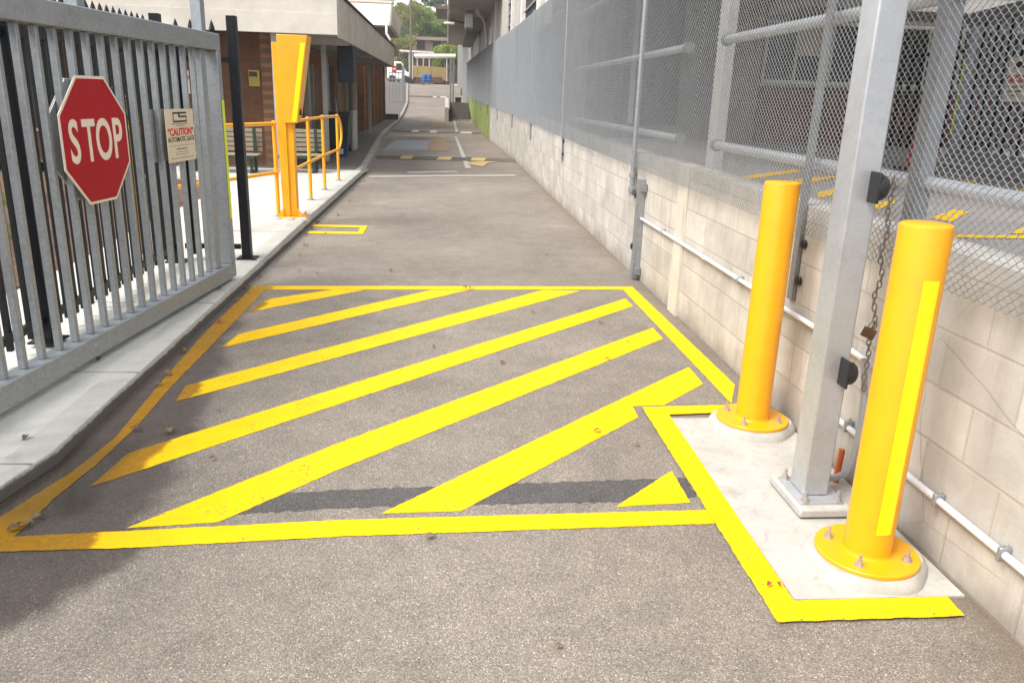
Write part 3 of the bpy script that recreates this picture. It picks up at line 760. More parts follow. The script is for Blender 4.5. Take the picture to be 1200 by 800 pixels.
for (y0, y1, c_) in pat:
    x = hx((y0+y1)/2)
    if c_ == 'w': mk('fin', MB().box(x-.10, x+.3, y0, y1, 3.03, 7.9), M['white'], B, bevel=.01)
    elif c_ == 'g': mk('infill_panel', MB().prism([(hx(y0)-.03, y0, 3.03), (hx(y1)-.03, y1, 3.03), (hx(y1)+.3, y1, 3.03), (hx(y0)+.3, y0, 3.03)], (0, 0, 4.8)), M['render_pale'], B)
    else:
        wd = mk('louvre_window', MB().box(x-.012, x+.3, y0, y1, 3.03, 7.4), M['dark'], B)
        mb = MB()
        for q in range(14): mb.box(x-.07, x-.02, y0+.02, y1-.02, 3.06+q*.32, 3.085+q*.32)
        mk('louvre_blade', mb, M['column'], wd)
wd = mk('louvre_window', MB().box(2.35, 3.95, 13.86, 13.905, 1.25, 3.9), M['dark'], B)
mk('window_mullion', MB().box(3.1, 3.18, 13.82, 13.858, 1.25, 3.9), M['column'], wd)
# eaves of the hall
mk('eave', MB().box(.12, 1.9, 29, 57, 4.96, 5.08), M['soffit'], B)
mk('fascia', MB().box(.04, .118, 29, 57.2, 4.90, 5.5), M['roof'], B, bevel=.01)
mk('end_fascia', MB().box(.12, 1.6, 57.002, 57.2, 4.90, 5.5), M['roof'], B)
for y in np.arange(38, 57, 2.0): mk('eave_bracket', MB().box(1.05, hx(y)+.05, y, y+.12, 4.7, 4.955), M['soffit'], B)
mk('upper_canopy', MB().box(-.8, .15, 60, 68, 7.40, 7.6), M['brown'], B)
# downpipe
P = [Vector((1.2, 34.5, 5.0)), Vector((1.3, 35.0, 4.86)), Vector((1.5, 35.8, 4.78)), Vector((1.62, 36.2, 4.6)), Vector((1.70, 36.4, 4.2)), Vector((1.72, 36.5, 3.8)), Vector((1.72, 36.5, 1.4))]
mk('downpipe', MB().tube(P, .07, 12), M['white'], B)
for lab, px, py, yy, w, h, mt in (('pale blue and white notice board on the hall wall above the mesh', 575, 44, 31.0, .9, .75, 'sign_white'), ('small pale notice on the far hall wall', 551.5, 62, 50.0, .55, 1.3, 'sign_white'), ('narrow blue notice on the far hall wall', 554.5, 62, 47.0, .45, 1.3, 'sign_blue')):
    x = hx(yy)-.06; p = onx(px, py, x)
    T = thing('wall_notice', lab, 'sign', (x, p.y, p.z-h/2))
    mk('board', MB().box(x-.03, x, p.y-w, p.y+w, p.z-h/2, p.z+h/2), M[mt], T)
    if 'blue and' in lab: mk('emblem', MB().lathe((x-.031, p.y, p.z+.05), [(.22, 0), (.22, .006), (.12, .007)], 20, (-1, 0, 0)), M['sign_blue'], T)
# air conditioner
T = thing('air_conditioner', 'white air conditioner box hanging under the eave of the long hall', 'air conditioner', (.9, 35.2, 4.3))
mk('casing', MB().box(.74, 1.08, 35, 35.9, 4.32, 4.84), M['white'], T, bevel=.03)
mk('fan_grille', MB().lathe((.738, 35.45, 4.58), [(.2, 0), (.2, .012), (.05, .016)], 18, (-1, 0, 0)), M['dark'], T)
for y in (35.1, 35.75): mk('bracket', MB().box(.80, 1.02, y, y+.05, 4.25, 4.318), M['galv_dark'], T)
for y in (35.12, 35.77): mk('hanger_rod', MB().tube([(1.11, y, 4.25), (1.11, y, 4.955)], .015, 6), M['galv_dark'], T)
T = thing('flood_lamp', 'white lamp on a dark arm sticking out under the hall eave', 'lamp', (.1, 35.5, 4.5))
mk('arm', MB().tube([(.75, 35.7, 4.52), (.1, 35.6, 4.66)], .025, 8), M['dark'], T)
mk('lamp_head', MB().box(-.12, .34, 35.4, 35.8, 4.43, 4.53), M['white'], T, bevel=.03)
# steps, low wall and steel post at the far right of the lane
st = MB()
for i in range(8): st.box(.27, wallx(55)-.03, 47.5+i*.9, 55.6, zr(47.5)-.1+(i*.13 if i else -.2), zr(47.5)+(i+1)*.13-.1-.001)
solo('steps', st, M['old_path'], 'grey concrete steps at the far end of the green wall', 'steps')
solo('step_wall', MB().prism([(-.08, 46.5, zr(46.5)-.1), (-.08, 57, zr(57)-.1), (-.08, 57, zr(57)+.75), (-.08, 46.5, zr(46.5)+.75)], (.22, 0, 0)), M['render_pale'], 'low pale wall beside the far steps', 'wall')
T = thing('steel_gate_post', 'tall grey steel post standing at the top of the far steps', 'post', (.36, 55.7, .65))
for a in (.22, .40): mk('upright', MB().box(a, a+.12, 55.7, 55.82, .6, 3.95), M['galv_dark'], T)
mk('crossbar', MB().box(.22, .53, 55.825, 55.9, 3.0, 3.15), M['galv'], T)
T = thing('dark_bench', 'dark metal bench beside the hall door at the top of the steps', 'bench', (.85, 57, .9))
mk('seat', MB().box(.60, 1.05, 57, 58.2, 1.45, 1.51), M['dark'], T); mk('backrest', MB().box(1.0, 1.05, 57, 58.2, 1.62, 2.1), M['dark'], T)
for a in (57.05, 58.1): mk('leg', MB().box(.62, 1.02, a, a+.06, .7, 1.448), M['dark'], T)

# ================================================================== LEFT SIDE
A0 = ground(272, 326, .12); B0 = ground(0, 483, .12); d = (A0-B0); d.z = 0; d.normalize(); nn = Vector((d.y, -d.x, 0))
GF = frame((B0.x, B0.y, 0), d, nn, (0, 0, 1))        # x along the gate, y towards the lane, z up
T = thing('sliding_gate', 'grey galvanised barred gate standing open along the footpath, carrying the stop sign', 'gate', (A0.x, A0.y, .12))
S0, S1, DP = -2.2, 2.995, .115
mk('top_rail', MB(GF).box(S0, S1, -DP, 0, 1.872, 1.992), M['galv'], T, bevel=.006)
mk('bottom_rail', MB(GF).box(S0, S1, -DP, 0, .118, .232), M['galv'], T, bevel=.006)
mk('end_post', MB(GF).box(S1-.075, S1-.001, -DP, -.001, .234, 1.870), M['galv'], T, bevel=.005)
mk('end_post', MB(GF).box(S1-.29, S1-.20, -DP+.002, -.04, .234, 1.870), M['galv'], T, bevel=.005)
mk('end_post', MB(GF).box(S0+.001, S0+.09, -DP, -.001, .234, 1.870), M['galv'], T, bevel=.005)
k = 2.60
while k > S0+.15:
    mk('bar', MB(GF).box(k-.015, k+.015, -.078, -.042, .2335, 1.8705), M['galv'], T, bevel=.003); k -= .1535
for s_ in (1.14, 2.76): mk('upright', MB(GF).box(s_, s_+.075, -DP+.003, -.035, 1.994, 2.62), M['galv'], T, bevel=.004)
for z in (2.2, 2.36, 2.52): mk('wire', MB(GF).tube([(S0, -.03, z), (1.1, -.03, z), (1.9, -.03, z-.02), (2.8, -.03, z)], .0022, 5), M['wire'], T)
mk('reflective_strip', MB(GF).box(S1-.055, S1-.012, .0005, .003, .60, 1.51), M['lime_tape'], T)
for s_ in (.35, .85, -.4): mk('rivet', MB(GF).lathe((s_, 0, .175), [(.018, 0), (.016, .004), (0, .006)], 12, (0, 1, 0)), M['galv'], T)

# stop sign
def octagon(c, r, n0=PI/8): return [(c[0]+r*math.cos(n0+k*PI/4), c[1]+r*math.sin(n0+k*PI/4)) for k in range(8)]
SC = (1.080, 1.302); SR = .366
SF = lambda o: frame(GF @ Vector((SC[0], o, SC[1])), d, (0, 0, 1), nn)
T = thing('stop_sign', 'red octagonal STOP sign with white border on the galvanised gate', 'sign', tuple(GF @ Vector((SC[0], .02, SC[1]-.33))))
fr = SF(.012)
mk('backing_plate', MB(fr).prism([(x, y, 0) for x, y in octagon((0, 0), SR)], (0, 0, .006)), M['sign_white'], T, bevel=.001)
mk('red_face', MB(fr).prism([(x, y, .0062) for x, y in octagon((0, 0), SR-.016)], (0, 0, .0012)), M['red'], T, smooth=False)
# tall narrow lettering
for ch, xo in (('S', -.212), ('T', -.072), ('O', .068), ('P', .208)):
    add_text('letter', ch, .312, .68, fr @ Matrix.Translation((xo*1.05, -.010, .0078)), M['sign_white'], T, .006, .0006)
mb = MB(fr)
for x_ in (0,):
    for z in (.16, -.16): mb.box(x_-.25, x_+.25, z-.02, z+.02, -.012, -.001)
mk('mounting_rail', mb, M['galv_dark'], T)
# second plate on the other side of the gate
fr = SF(-.086)
T = thing('sign_plate', 'grey back of a second octagonal plate on the far side of the gate', 'sign', tuple(fr @ Vector((0, -.33, 0))))
mk('plate', MB(fr).prism([(x, y, 0) for x, y in octagon((.06, 0), .345)], (0, 0, .006)), M['galv'], T)
mk('edge', MB(fr).prism([(x, y, -.004) for x, y in octagon((.06, 0), .349)], (0, 0, .003)), M['sign_white'], T)
# caution sign on the gate
cx, cz, cw, ch = 2.155, 1.283, .43, .345
fr = frame(GF @ Vector((cx, .008, cz)), d, (0, 0, 1), nn)
T = thing('caution_sign', 'cream board reading CAUTION AUTOMATIC GATE beside the stop sign', 'sign', tuple(fr @ Vector((0, -ch/2, 0))))
mk('board', MB(fr).box(-cw/2, cw/2, -ch/2, ch/2, 0, .004), M['sign_cream'], T)
def tx(n_, t_, s_, sx, y_, mt, b_=0.0): add_text(n_, t_, s_, sx, fr @ Matrix.Translation((0, y_, .0048)), M[mt], T, b_, .0005)
tx('lettering', '“CAUTION”', .066, 1.12, .022, 'print_red', .0022)
tx('lettering', 'AUTOMATIC GATE', .044, 1.08, -.026, 'print_black', .0006)
for y_, w_, h_ in ((.076, .26, .006), (.064, .12, .005), (-.088, .17, .010), (-.108, .22, .004), (-.124, .20, .004), (-.148, .34, .006), (-.0655, .37, .003)):
    mb = MB(fr); xx = -w_/2
    while xx < w_/2-.004:
        l_ = R_.uniform(.008, .028) if w_ < .36 else w_; mb.box(xx, min(w_/2, xx+l_), y_-h_/2, y_+h_/2, .0042, .005); xx += l_+.006
    mk('small_print', mb, M['print_grey'], T)
# emblem: squared C joined to a squared S
mb = MB(fr); t_ = .0115
for (a, b, c_, e) in ((-.105, -.02, .142, .142+t_), (-.105, -.105+t_, .098, .142), (-.105, .0, .098-t_, .098), (-.022, .105, .142, .142+t_), (-.022, .0, .120, .142), (-.010, .105, .1175, .1175+t_), (.105-t_, .105, .098, .1175), (.0, .105, .098-t_, .098)):
    mb.box(a, b, c_, e, .0042, .0052)
mk('emblem', mb, M['print_black'], T)
fr2 = frame(GF @ Vector((cx-.01, -.084, cz)), d, (0, 0, 1), nn)
T = thing('sign_plate', 'grey back of a second small board behind the caution board', 'sign', tuple(fr2 @ Vector((0, -.17, 0))))
mk('plate', MB(fr2).box(-.215, .215, -.17, .17, 0, .004), M['galv_dark'], T)

# palisade fence behind the gate
FXL = -2.40
T = thing('palisade_fence', 'black spear topped fence running along the footpath behind the open gate', 'fence', (FXL, 5, .1))
PYS = (0.2, 2.4, 4.80, 7.22)
for y in PYS:
    mk('post', MB().box(FXL-.04, FXL+.04, y-.04, y+.04, .1, 2.17), M['black'], T, bevel=.004)
    mk('base_plate', MB().box(FXL-.085, FXL+.085, y-.085, y+.085, .10, .112), M['black'], T)
for z in (.24, 1.86): mk('rail', MB().box(FXL-.018, FXL+.018, -.5, 7.18, z-.022, z+.022), M['black'], T)
y = -.4
def picket(x, y, z0=.15, z1=2.05, ax='y'):
    mb = MB(); w = .015
    mb.box(x-w, x+w, y-w, y+w, z0, z1)
    mb.lathe((x, y, z1), [(.019, 0), (.019, .012), (.026, .02), (.012, .07), (0, .10)], 8); return mb
while y < 7.15:
    if all(abs(y-q) > .06 for q in PYS): mk('picket', picket(FXL-.031 if False else FXL-.033, y), M['black'], T)
    y += .118
# return to the catch post
T = thing('catch_post', 'tall black square post with a short spear panel beside the gate end', 'post', (-1.80, 7.42, .12))
mk('post', MB().box(-1.868, -1.788, 7.36, 7.44, .1, 2.19), M['black'], T, bevel=.004)
mk('base_plate', MB().box(-1.91, -1.74, 7.32, 7.48, .100, .113), M['black'], T)
for z in (.22, 1.83): mk('rail', MB().box(-2.36, -1.869, 7.33, 7.362, z-.022, z+.022), M['black'], T)
for x in (-2.27, -2.15, -1.975): mk('picket', picket(x, 7.318), M['black'], T)
mk('stop_stay', MB().box(-1.86, -1.80, 7.445, 7.50, .1, 1.75), M['galv_dark'], T, bevel=.003)

# boom barrier post
by = 9.82
def bp(px, py): p = ony(px, py, by); return (p.x, p.z)
T = thing('boom_post', 'bright yellow boom gate rest post with a tapered V head on the footpath', 'post', (-1.9, by, .12))
mk('column', MB().box(-1.955, -1.80, by+.02, by+.15, .14, 1.7), M['yellow'], T, bevel=.006)
mk('side_plate', MB().prism([(-1.965, by-.0, .14), (-1.88, by-.0, .14), (-1.88, by, 2.12), (-2.0, by, 2.12)], (0, .05, 0)), M['yellow'], T, bevel=.004)
hd = [(-1.93, 2.205), (-1.585, 2.205), (-1.735, 1.235), (-1.905, 1.235)]
mb = MB(); mb.hexa([(-1.905, by-.05, 1.235), (-1.735, by-.05, 1.235), (-1.735, by+.26, 1.30), (-1.905, by+.26, 1.30), (-1.93, by-.05, 2.205), (-1.585, by-.05, 2.205), (-1.585, by+.26, 2.205), (-1.93, by+.26, 2.205)])
H_ = mk('head', mb, M['yellow'], T, bevel=.006)
mb = MB(); mb.prism([(-1.662, by-.0515, 2.12), (-1.612, by-.0515, 2.12), (-1.752, by-.0515, 1.25), (-1.80, by-.0515, 1.25)], (0, -.002, 0)); mk('reflective_strip', mb, M['yellow_tape'], H_)
mk('roller', MB().tube([(-1.742, by+.03, 1.36), (-1.70, by+.03, 1.36)], .04, 12), M['rubber'], H_)
mk('base_plate', MB().box(-2.05, -1.70, by-.12, by+.26, .122, .138), M['yellow'], T, bevel=.003)
for sx in (-1, 1):
    mk('gusset', MB().prism([(-1.875+sx*.08, by-.015, .139), (-1.875+sx*.16, by-.015, .139), (-1.875+sx*.08, by-.015, .24)], (0, .01, 0)), M['yellow'], T)
    for sy in (-.08, .21):
        mk('anchor_bolt', MB().lathe((-1.875+sx*.14, by+sy, .138), [(.018, 0), (.018, .006), (.012, .007), (.012, .03), (0, .032)], 8), M['bolt'], T)
for (gx, gy) in ((-2.04, by-.13), (-1.73, by-.14), (-1.88, by-.16)):
    mk('grout_lump', MB().lathe((gx, gy, .115), [(.085, 0), (.07, .02), (.03, .03), (0, .032)], 9), M['grout'], T)

# yellow handrails
def joint(p, r=.036): return MB().lathe((p[0], p[1], p[2]-r), [(0, 0), (r*.7, r*.25), (r, r), (r*.7, r*1.75), (0, 2*r)], 14)
def handrail(name, label, posts, ends=None, loop=False):
    T = thing('handrail', label, 'handrail', (posts[0][0], posts[0][1], .12))
    for (x, y, z0, z1) in posts:
        mk('post', MB().tube([(x, y, z0), (x, y, z1)], .024, 14), M['yellow'], T)
        mk('base_flange', MB().lathe((x, y, z0), [(.065, 0), (.065, .008), (.032, .012), (.03, .03)], 18), M['galv'], T)
        for z in (z1, z0+.53): mk('joint', joint((x, y, z)), M['yellow'], T)
    top = [(x, y, z1) for (x, y, z0, z1) in posts]; mid = [(x, y, z0+.53) for (x, y, z0, z1) in posts]
    if ends: top = [ends[0]]+top; mid = [(ends[0][0], ends[0][1], ends[0][2]-.57)]+mid
    mk('rail', MB().tube(top, .021, 14), M['yellow'], T); mk('rail', MB().tube(mid, .021, 14), M['yellow'], T)
    if loop:
        x, y, z0, z1 = posts[-1]; dx, dy = .03, .32
        P = [(x, y, z1)]+[(x+dx*math.sin(a), y+dy*math.sin(a), z0+.53+(z1-z0-.53)*(.5+.5*math.cos(a))) for a in [PI*k/8 for k in range(1, 8)]]+[(x, y, z0+.53)]
        mk('end_loop', MB().tube(P, .021, 14), M['yellow'], T)
    return T
handrail('h', 'yellow pipe handrail on three posts beyond the boom post', [(-1.90, 11.47, .125, 1.23), (-1.89, 12.75, .125, 1.225), (-1.86, 14.19, .125, 1.205)], ends=[(-1.86, 9.99, 1.24)], loop=True)
handrail('h', 'yellow pipe handrail running back from the boom post behind the gate', [(-2.03, 9.86, .122, 1.22), (-2.42, 8.75, .122, 1.22), (-2.85, 7.6, .122, 1.22)])

# ------------------------------------------------------------------ left building (porch roof over the footpath)
EX = -2.0; EY = 15.8; EZ = 2.66; E1 = 31.8
B = thing('brick_building', 'brown brick building with deep cream fascia and flat eaves along the footpath', 'building', (-3.4, 16.6, .12))
mb = MB(); mb.box(-14, EX-.02, EY+.02, E1-.02, EZ, EZ+.05); mk('soffit', mb, M['soffit'], B)
mb = MB(); mb.box(-14, EX, EY-.05, EY+.018, EZ-.06, EZ+.30); mb.box(-14, EX+.0, EY-.03, EY+.018, EZ+.301, EZ+.62); mb.box(-14, EX+.02, EY-.055, EY+.018, EZ+.621, 4.6); mk('front_fascia', mb, M['fascia_cream'], B, bevel=.004)
mb = MB()
seg = [EY+.02, 18.1, 21.5, 24.9, 28.3, E1]
for a, b in zip(seg, seg[1:]): mb.box(EX-.018, EX+.03, a+.016, b-.016, EZ-.10, 3.28); mb.box(EX-.018, EX+.018, a, b, EZ-.09, 3.26)
mk('side_fascia', mb, M['fascia'], B, bevel=.003)
mk('roof_edge', MB().box(-14, EX+.06, EY+.03, E1+.02, 3.29, 3.33), M['dark'], B)
mk('end_fascia', MB().box(-14, EX, E1-.018, E1+.03, EZ-.10, 3.28), M['fascia'], B)
FXW = -3.4
mk('front_wall', MB().box(-14, FXW-.2, 16.6, 16.8, .1, EZ-.002), M['brick'], B)
for x0, x1 in ((-7.2, -5.3), (-9.6, -7.35), (-12, -9.75)):
    w = mk('window', MB().box(x0, x1, 16.56, 16.598, .75, 2.5), M['dark'], B)
    mk('frame', MB().box(x0-.05, x1+.05, 16.58, 16.597, .69, .748), M['column'], w)
mk('side_wall', MB().box(FXW-.2, FXW, 16.6, 32, .1, EZ-.002), M['brick_side'], B)
for (y0, y1, mt, z0, z1) in ((17.6, 18.3, 'white', 1.55, 2.6), (20.1, 20.4, 'column', .12, 2.6), (21.2, 22.2, 'door_brown', .12, 2.2), (23.3, 23.5, 'column', .12, 2.6), (24.0, 25.2, 'dark', .12, 2.3), (26.3, 27.2, 'door_brown', .12, 2.2), (28.4, 29.6, 'dark', .12, 2.3)):
    if mt == 'column': mk('pilaster', MB().box(FXW+.001, FXW+.12, y0, y1, z0, z1), M['column'], B)
    elif z0 > 1: mk('panel', MB().box(FXW+.001, FXW+.03, y0, y1+2, z0, z1), M['render'], B)
    else:
        dr = mk('door', MB().box(FXW+.001, FXW+.05, y0, y1, z0, z1), M[mt], B); mk('door_frame', MB().box(FXW+.001, FXW+.08, y0-.09, y0-.002, z0, z1+.05), M['column'], dr)
for y in (17.6, 23.0, 27.0): mk('soffit_beam', MB().box(FXW, EX-.02, y, y+.15, EZ-.14, EZ-.002), M['soffit'], B)
def column(x, y, z1, label, w=.06):
    solo('porch_column', MB().box(x-w, x+w, y-w, y+w, .12, z1), M['column'], label, 'column', 'white columns under the eaves', bevel=.004)
column(-3.22, 16.15, EZ-.003, 'white porch column in front of the brown brick wall, nearest of its row', .065)
column(-2.62, 18.2, EZ-.003, 'white column under the eaves beside the hanging dark blue box', .05)
column(-2.75, 25.2, EZ-.003, 'slim white column under the eaves beyond the dark bin', .05)
column(-2.8, 30.6, EZ-.003, 'slim white column near the far end of the eaves', .05)
# second building beyond
B = thing('brick_building', 'taller far brick building with a white sloping roof end on the left', 'building', (-3.5, 34, .12))
mk('wall', MB().box(-13, -3.5, 32.1, 47, .1, 4.38), M['brick_side'], B)
for y in (33.2, 35.4, 37.6, 39.8, 42, 44.2): mk('pilaster', MB().box(-3.499, -3.25, y, y+.45, .1, 4.2), M['brick_side'], B)
for y in (34.1, 38.4, 42.8): mk('window', MB().box(-3.499, -3.44, y, y+1.0, 1.2, 2.5), M['dark'], B)
mb = MB(); mb.prism([(-2.5, 37.4, 4.45), (-2.5, 44.5, 4.45), (-2.42, 44.5, 5.25), (-2.42, 37.4, 5.25)], (.06, 0, 0)); mk('side_fascia', mb, M['fascia'], B)
mk('roof_end', MB().prism([(-2.52, 37.38, 4.45), (-9, 37.38, 4.45), (-9, 37.9, 5.4), (-2.44, 37.9, 5.4)], (0, .08, 0)), M['roof'], B)
mk('soffit', MB().box(-9, -2.52, 37.5, 44.5, 4.39, 4.44), M['soffit'], B)
mk('ridge_cap', MB().box(-9, -2.42, 37.85, 38.05, 5.40, 5.5), M['roof'], B)
mk('downpipe', MB().tube([(-2.62, 37.3, 4.5), (-2.62, 37.2, 4.1), (-2.45, 37.15, 3.85), (-2.75, 37.15, 3.6), (-2.75, 37.15, 3.3)], .06, 10), M['white'], B)
# step in the footpath
solo('step', MB().box(-3.3, -2.62, 45.0, 45.4, .1, .55), M['old_path'], 'dark concrete step across the far footpath', 'steps')

# benches
def bench(x0, x1, y, label):
    T = thing('bench', label, 'bench', ((x0+x1)/2, y, .12), 'slatted benches under the porch')
    for i in range(5): mk('slat', MB().box(x0, x1, y+.26+i*.014, y+.285+i*.014, .50+i*.085, .565+i*.085), M['wood_cream'], T, bevel=.004)
    for i in range(4): mk('slat', MB().box(x0, x1, y-.18+i*.105, y-.09+i*.105, .44, .465), M['wood_cream'], T, bevel=.004)
    for x in (x0+.12, x1-.12):
        mk('leg', MB().box(x-.025, x+.025, y-.18, y+.25, .12, .17), M['dark_green'], T); mk('leg', MB().box(x-.025, x+.025, y-.14, y-.08, .171, .438), M['dark_green'], T); mk('leg', MB().box(x-.025, x+.025, y+.20, y+.255, .171, .93), M['dark_green'], T)
    mk('seat_rail', MB().box(x0+.05, x1-.05, y-.2, y-.185, .39, .436), M['dark_green'], T)
bench(-4.75, -3.42, 15.2, 'slatted cream bench left of the white porch column')
bench(-3.15, -2.35, 15.5, 'slatted cream bench right of the white porch column, behind the handrail')
# dark blue box under the eave
p0 = ony(396, 62, 18.6); p1 = ony(415, 97, 18.6)
T = thing('hanging_box', 'dark blue box hanging under the eaves beside a white column', 'box', (-2.3, 18.7, 1.9))
mk('body', MB().box(p0.x, p1.x, 18.5, 19.2, p1.z, EZ-.10), M['navy'], T, bevel=.02); mk('bracket', MB().box(p0.x+.05, p1.x-.05, 18.7, 18.9, EZ-.099, EZ-.002), M['galv_dark'], T)
# bin with lid
T = thing('wheelie_bin', 'dark green wheelie bin standing in the shade under the eaves', 'bin', (-2.72, 21.2, .13))
mb = MB(); mb.hexa([(-2.95, 20.95, .17), (-2.52, 20.95, .17), (-2.52, 21.5, .17), (-2.95, 21.5, .17), (-3.02, 20.85, 1.0), (-2.44, 20.85, 1.0), (-2.44, 21.6, 1.0), (-3.02, 21.6, 1.0)]); mk('body', mb, M['dark_green'], T, bevel=.02)
mk('lid', MB().prism([(-3.05, 20.80, 1.002), (-3.05, 21.65, 1.002), (-3.05, 21.6, 1.10), (-3.05, 21.2, 1.13), (-3.05, 20.85, 1.06)], (.64, 0, 0)), M['dark_green'], T, bevel=.015)
for x in (-3.0, -2.5): mk('wheel', MB().tube([(x-.03, 21.5, .225), (x+.03, 21.5, .225)], .095, 16), M['rubber'], T)
solo('folded_table', MB().box(-2.47, -2.42, 21.7, 22.6, .14, 1.15), M['column'], 'pale upright board leaning next to the dark green bin', 'board')
T = thing('mop_bucket', 'blue mop bucket on the footpath in front of the dark bin', 'bucket', (-2.42, 19.6, .13))
mk('bucket', MB().lathe((-2.47, 19.6, .13), [(.12, 0), (.16, .30), (.17, .31), (.15, .31), (.11, .03), (0, .03)], 20), M['blue_bucket'], T)
mk('white_label', MB().box(-2.52, -2.42, 19.42, 19.44, .2, .32), M['sign_white'], T)
solo('mop', MB().tube([(-2.47, 19.6, .2), (-2.62, 19.85, 1.45)], .013, 8), M['column'], 'long pale mop handle leaning out of the blue bucket', 'mop')
# signs on the brick wall
T = thing('warning_sign', 'faded yellow notice with black heading on the brown brick wall', 'sign', (-4.0, 16.57, 1.6))
p0 = ony(290, 82, 16.5); p1 = ony(304, 101.5, 16.5)
mk('board', MB().box(p0.x, p1.x, 16.56, 16.575, p1.z, p0.z), M['yellow_sign'], T)
mk('black_heading', MB().box(p0.x+.01, p1.x-.045, 16.555, 16.559, p0.z-.12, p0.z-.03), M['print_black'], T)
for i in range(3): mk('small_print', MB().box(p0.x+.03, p1.x-.03, 16.555, 16.559, p1.z+.04+i*.05, p1.z+.05+i*.05), M['print_grey'], T)
p0 = ony(204, 82, 16.5); p1 = ony(222, 110, 16.5)
T = thing('prohibition_sign', 'grey white notice with two red circles seen through the gate bars', 'sign', (p0.x, 16.57, p1.z))
mk('board', MB().box(p0.x, p1.x, 16.56, 16.575, p1.z, p0.z), M['sign_white'], T)
for q in (.28, .74):
    c = (p0.x+(p1.x-p0.x)*q, 16.556, p0.z-.13)
    mk('red_ring', MB().torus(c, .052, .052, .011, (1, 0, 0), (0, 0, 1), 24, 6), M['print_red'], T); mk('pictogram', MB().box(c[0]-.02, c[0]+.02, 16.555, 16.559, c[2]-.025, c[2]+.025), M['print_black'], T)
for i in range(4): mk('small_print', MB().box(p0.x+.03, p1.x-.03, 16.555, 16.559, p1.z+.03+i*.045, p1.z+.04+i*.045), M['print_grey'], T)

# leaves helper ------------------------------------------------------
def leaf_quads(mb, pts, size, jitter=.5, droop=0.):
    for p in pts:
        s = size*R_.uniform(.6, 1.35)
        u = Vector((R_.gauss(0, 1), R_.gauss(0, 1), R_.gauss(0, 1)-droop)).normalized(); w = u.orthogonal().normalized(); w.rotate(Matrix.Rotation(R_.uniform(0, 2*PI), 3, u))
        p = Vector(p)
        mb.poly([p-u*s*.5, p+w*s*.28, p+u*s*.5, p-w*s*.28])
def clump_points(c, r, n, flat=.8):
    out = []
    for _ in range(n):
        v = Vector((R_.gauss(0, 1), R_.gauss(0, 1), R_.gauss(0, 1))).normalized()*(r*R_.random()**.45); v.z *= flat; out.append(Vector(c)+v)
    return out
def tree(x, y, z0, h, cr, leaf, label, n=7000, size=.34, group='trees behind the far yard', trunk_lean=0, low=.35):
    T = thing('tree', label, 'tree', (x, y, z0), group)
    mb = MB(); top = Vector((x+trunk_lean, y, z0+h*.75)); base = Vector((x, y, z0-.3))
    mb.tube([base, base.lerp(top, .4)+Vector((.1, 0, 0)), top], .2, 9, radii=[.026*h, .019*h, .006*h])
    cl = []
    for k in range(15):
        t = R_.uniform(low, .95); a = R_.uniform(0, 2*PI); q = base.lerp(top, t); rad = cr*R_.uniform(.45, 1.0)*(1.0-.35*abs(t-.6))
        e = q+Vector((rad*math.cos(a), rad*math.sin(a), R_.uniform(.05, .2)*h)); cl.append((e, cr*R_.uniform(.22, .42)))
        mb.tube([q, q.lerp(e, .5)+Vector((0, 0, .04*h)), e], .1, 6, radii=[.008*h, .005*h, .002*h])
    cl.append((top+Vector((0, 0, h*.12)), cr*.45))
    mk('trunk', mb, M['bark'], T)
    lb = MB(); tot = sum(r*r for _, r in cl)
    for c, r in cl:
        k = int(n*r*r/tot); sub = [(c+Vector((R_.gauss(0, .5), R_.gauss(0, .5), R_.gauss(0, .4)))*r, r*R_.uniform(.3, .55)) for _ in range(7)]
        for sc, sr in sub: leaf_quads(lb, clump_points(sc, sr, k//7), size)
    mk('crown', lb, M[leaf], T, smooth=False, fix=False); return T
def bush(name, x, y, z0, h, r, leaf, label, n=900, size=.12, cat='shrub', group=None):
    T = thing(name, label, cat, (x, y, z0), group)
    mb = MB(); lb = MB()
    for k in range(9):
        a = R_.uniform(0, 2*PI); q = R_.uniform(0, r*.75); e = Vector((x+q*math.cos(a), y+q*math.sin(a), z0+h*R_.uniform(.35, .95)))
        mb.tube([(x, y, z0-.05), e], .012, 5, radii=[.03*h, .008*h]); leaf_quads(lb, clump_points(e, r*.42, n//9), size, droop=.2)
    mk('stem', mb, M['bark'], T); mk('foliage', lb, M[leaf], T, smooth=False, fix=False); return T
def strappy(x, y, h, label):
    T = thing('garden_plant', label, 'plant', (x, y, .12), 'plants in the mulch bed'); mb = MB()
    for k in range(60):
        a = R_.uniform(0, 2*PI); l = h*R_.uniform(.6, 1.1); o = R_.uniform(.2, .75)*l; w = .012
        pv = None; s = Vector((-math.sin(a), math.cos(a), 0))*w; rows = []
        for i in range(5):
            t = i/4; p = Vector((x+math.cos(a)*o*t, y+math.sin(a)*o*t, .12+l*(t*1.25-.55*t*t))); ww = s*(1-t*.92); rows.append([p-ww, p+ww])
        mb.grid(rows)
    mk('foliage', mb, M['leaf'], T, smooth=False, fix=False)
for i, (x, y, h, lab) in enumerate(((-3.75, 7.3, .55, 'strappy green plant in the mulch behind the gate, nearest to the viewer'), (-4.6, 9.0, .7, 'tall strappy plant in the mulch bed before the brick wall'), (-3.7, 10.6, .5, 'small strappy plant in the mulch near the handrail'), (-4.3, 6.3, .6, 'strappy plant at the left edge of the mulch bed'))): strappy(x, y, h, lab)
bush('shrub', -4.9, 7.4, .12, 1.5, .7, 'leaf_bright', 'leafy green shrub in the mulch bed behind the black fence', 1600, .09)
bush('shrub', -5.9, 10.2, .12, 1.9, 1.0, 'leaf_dark', 'dark leafy shrub against the brown brick building', 1800, .10)
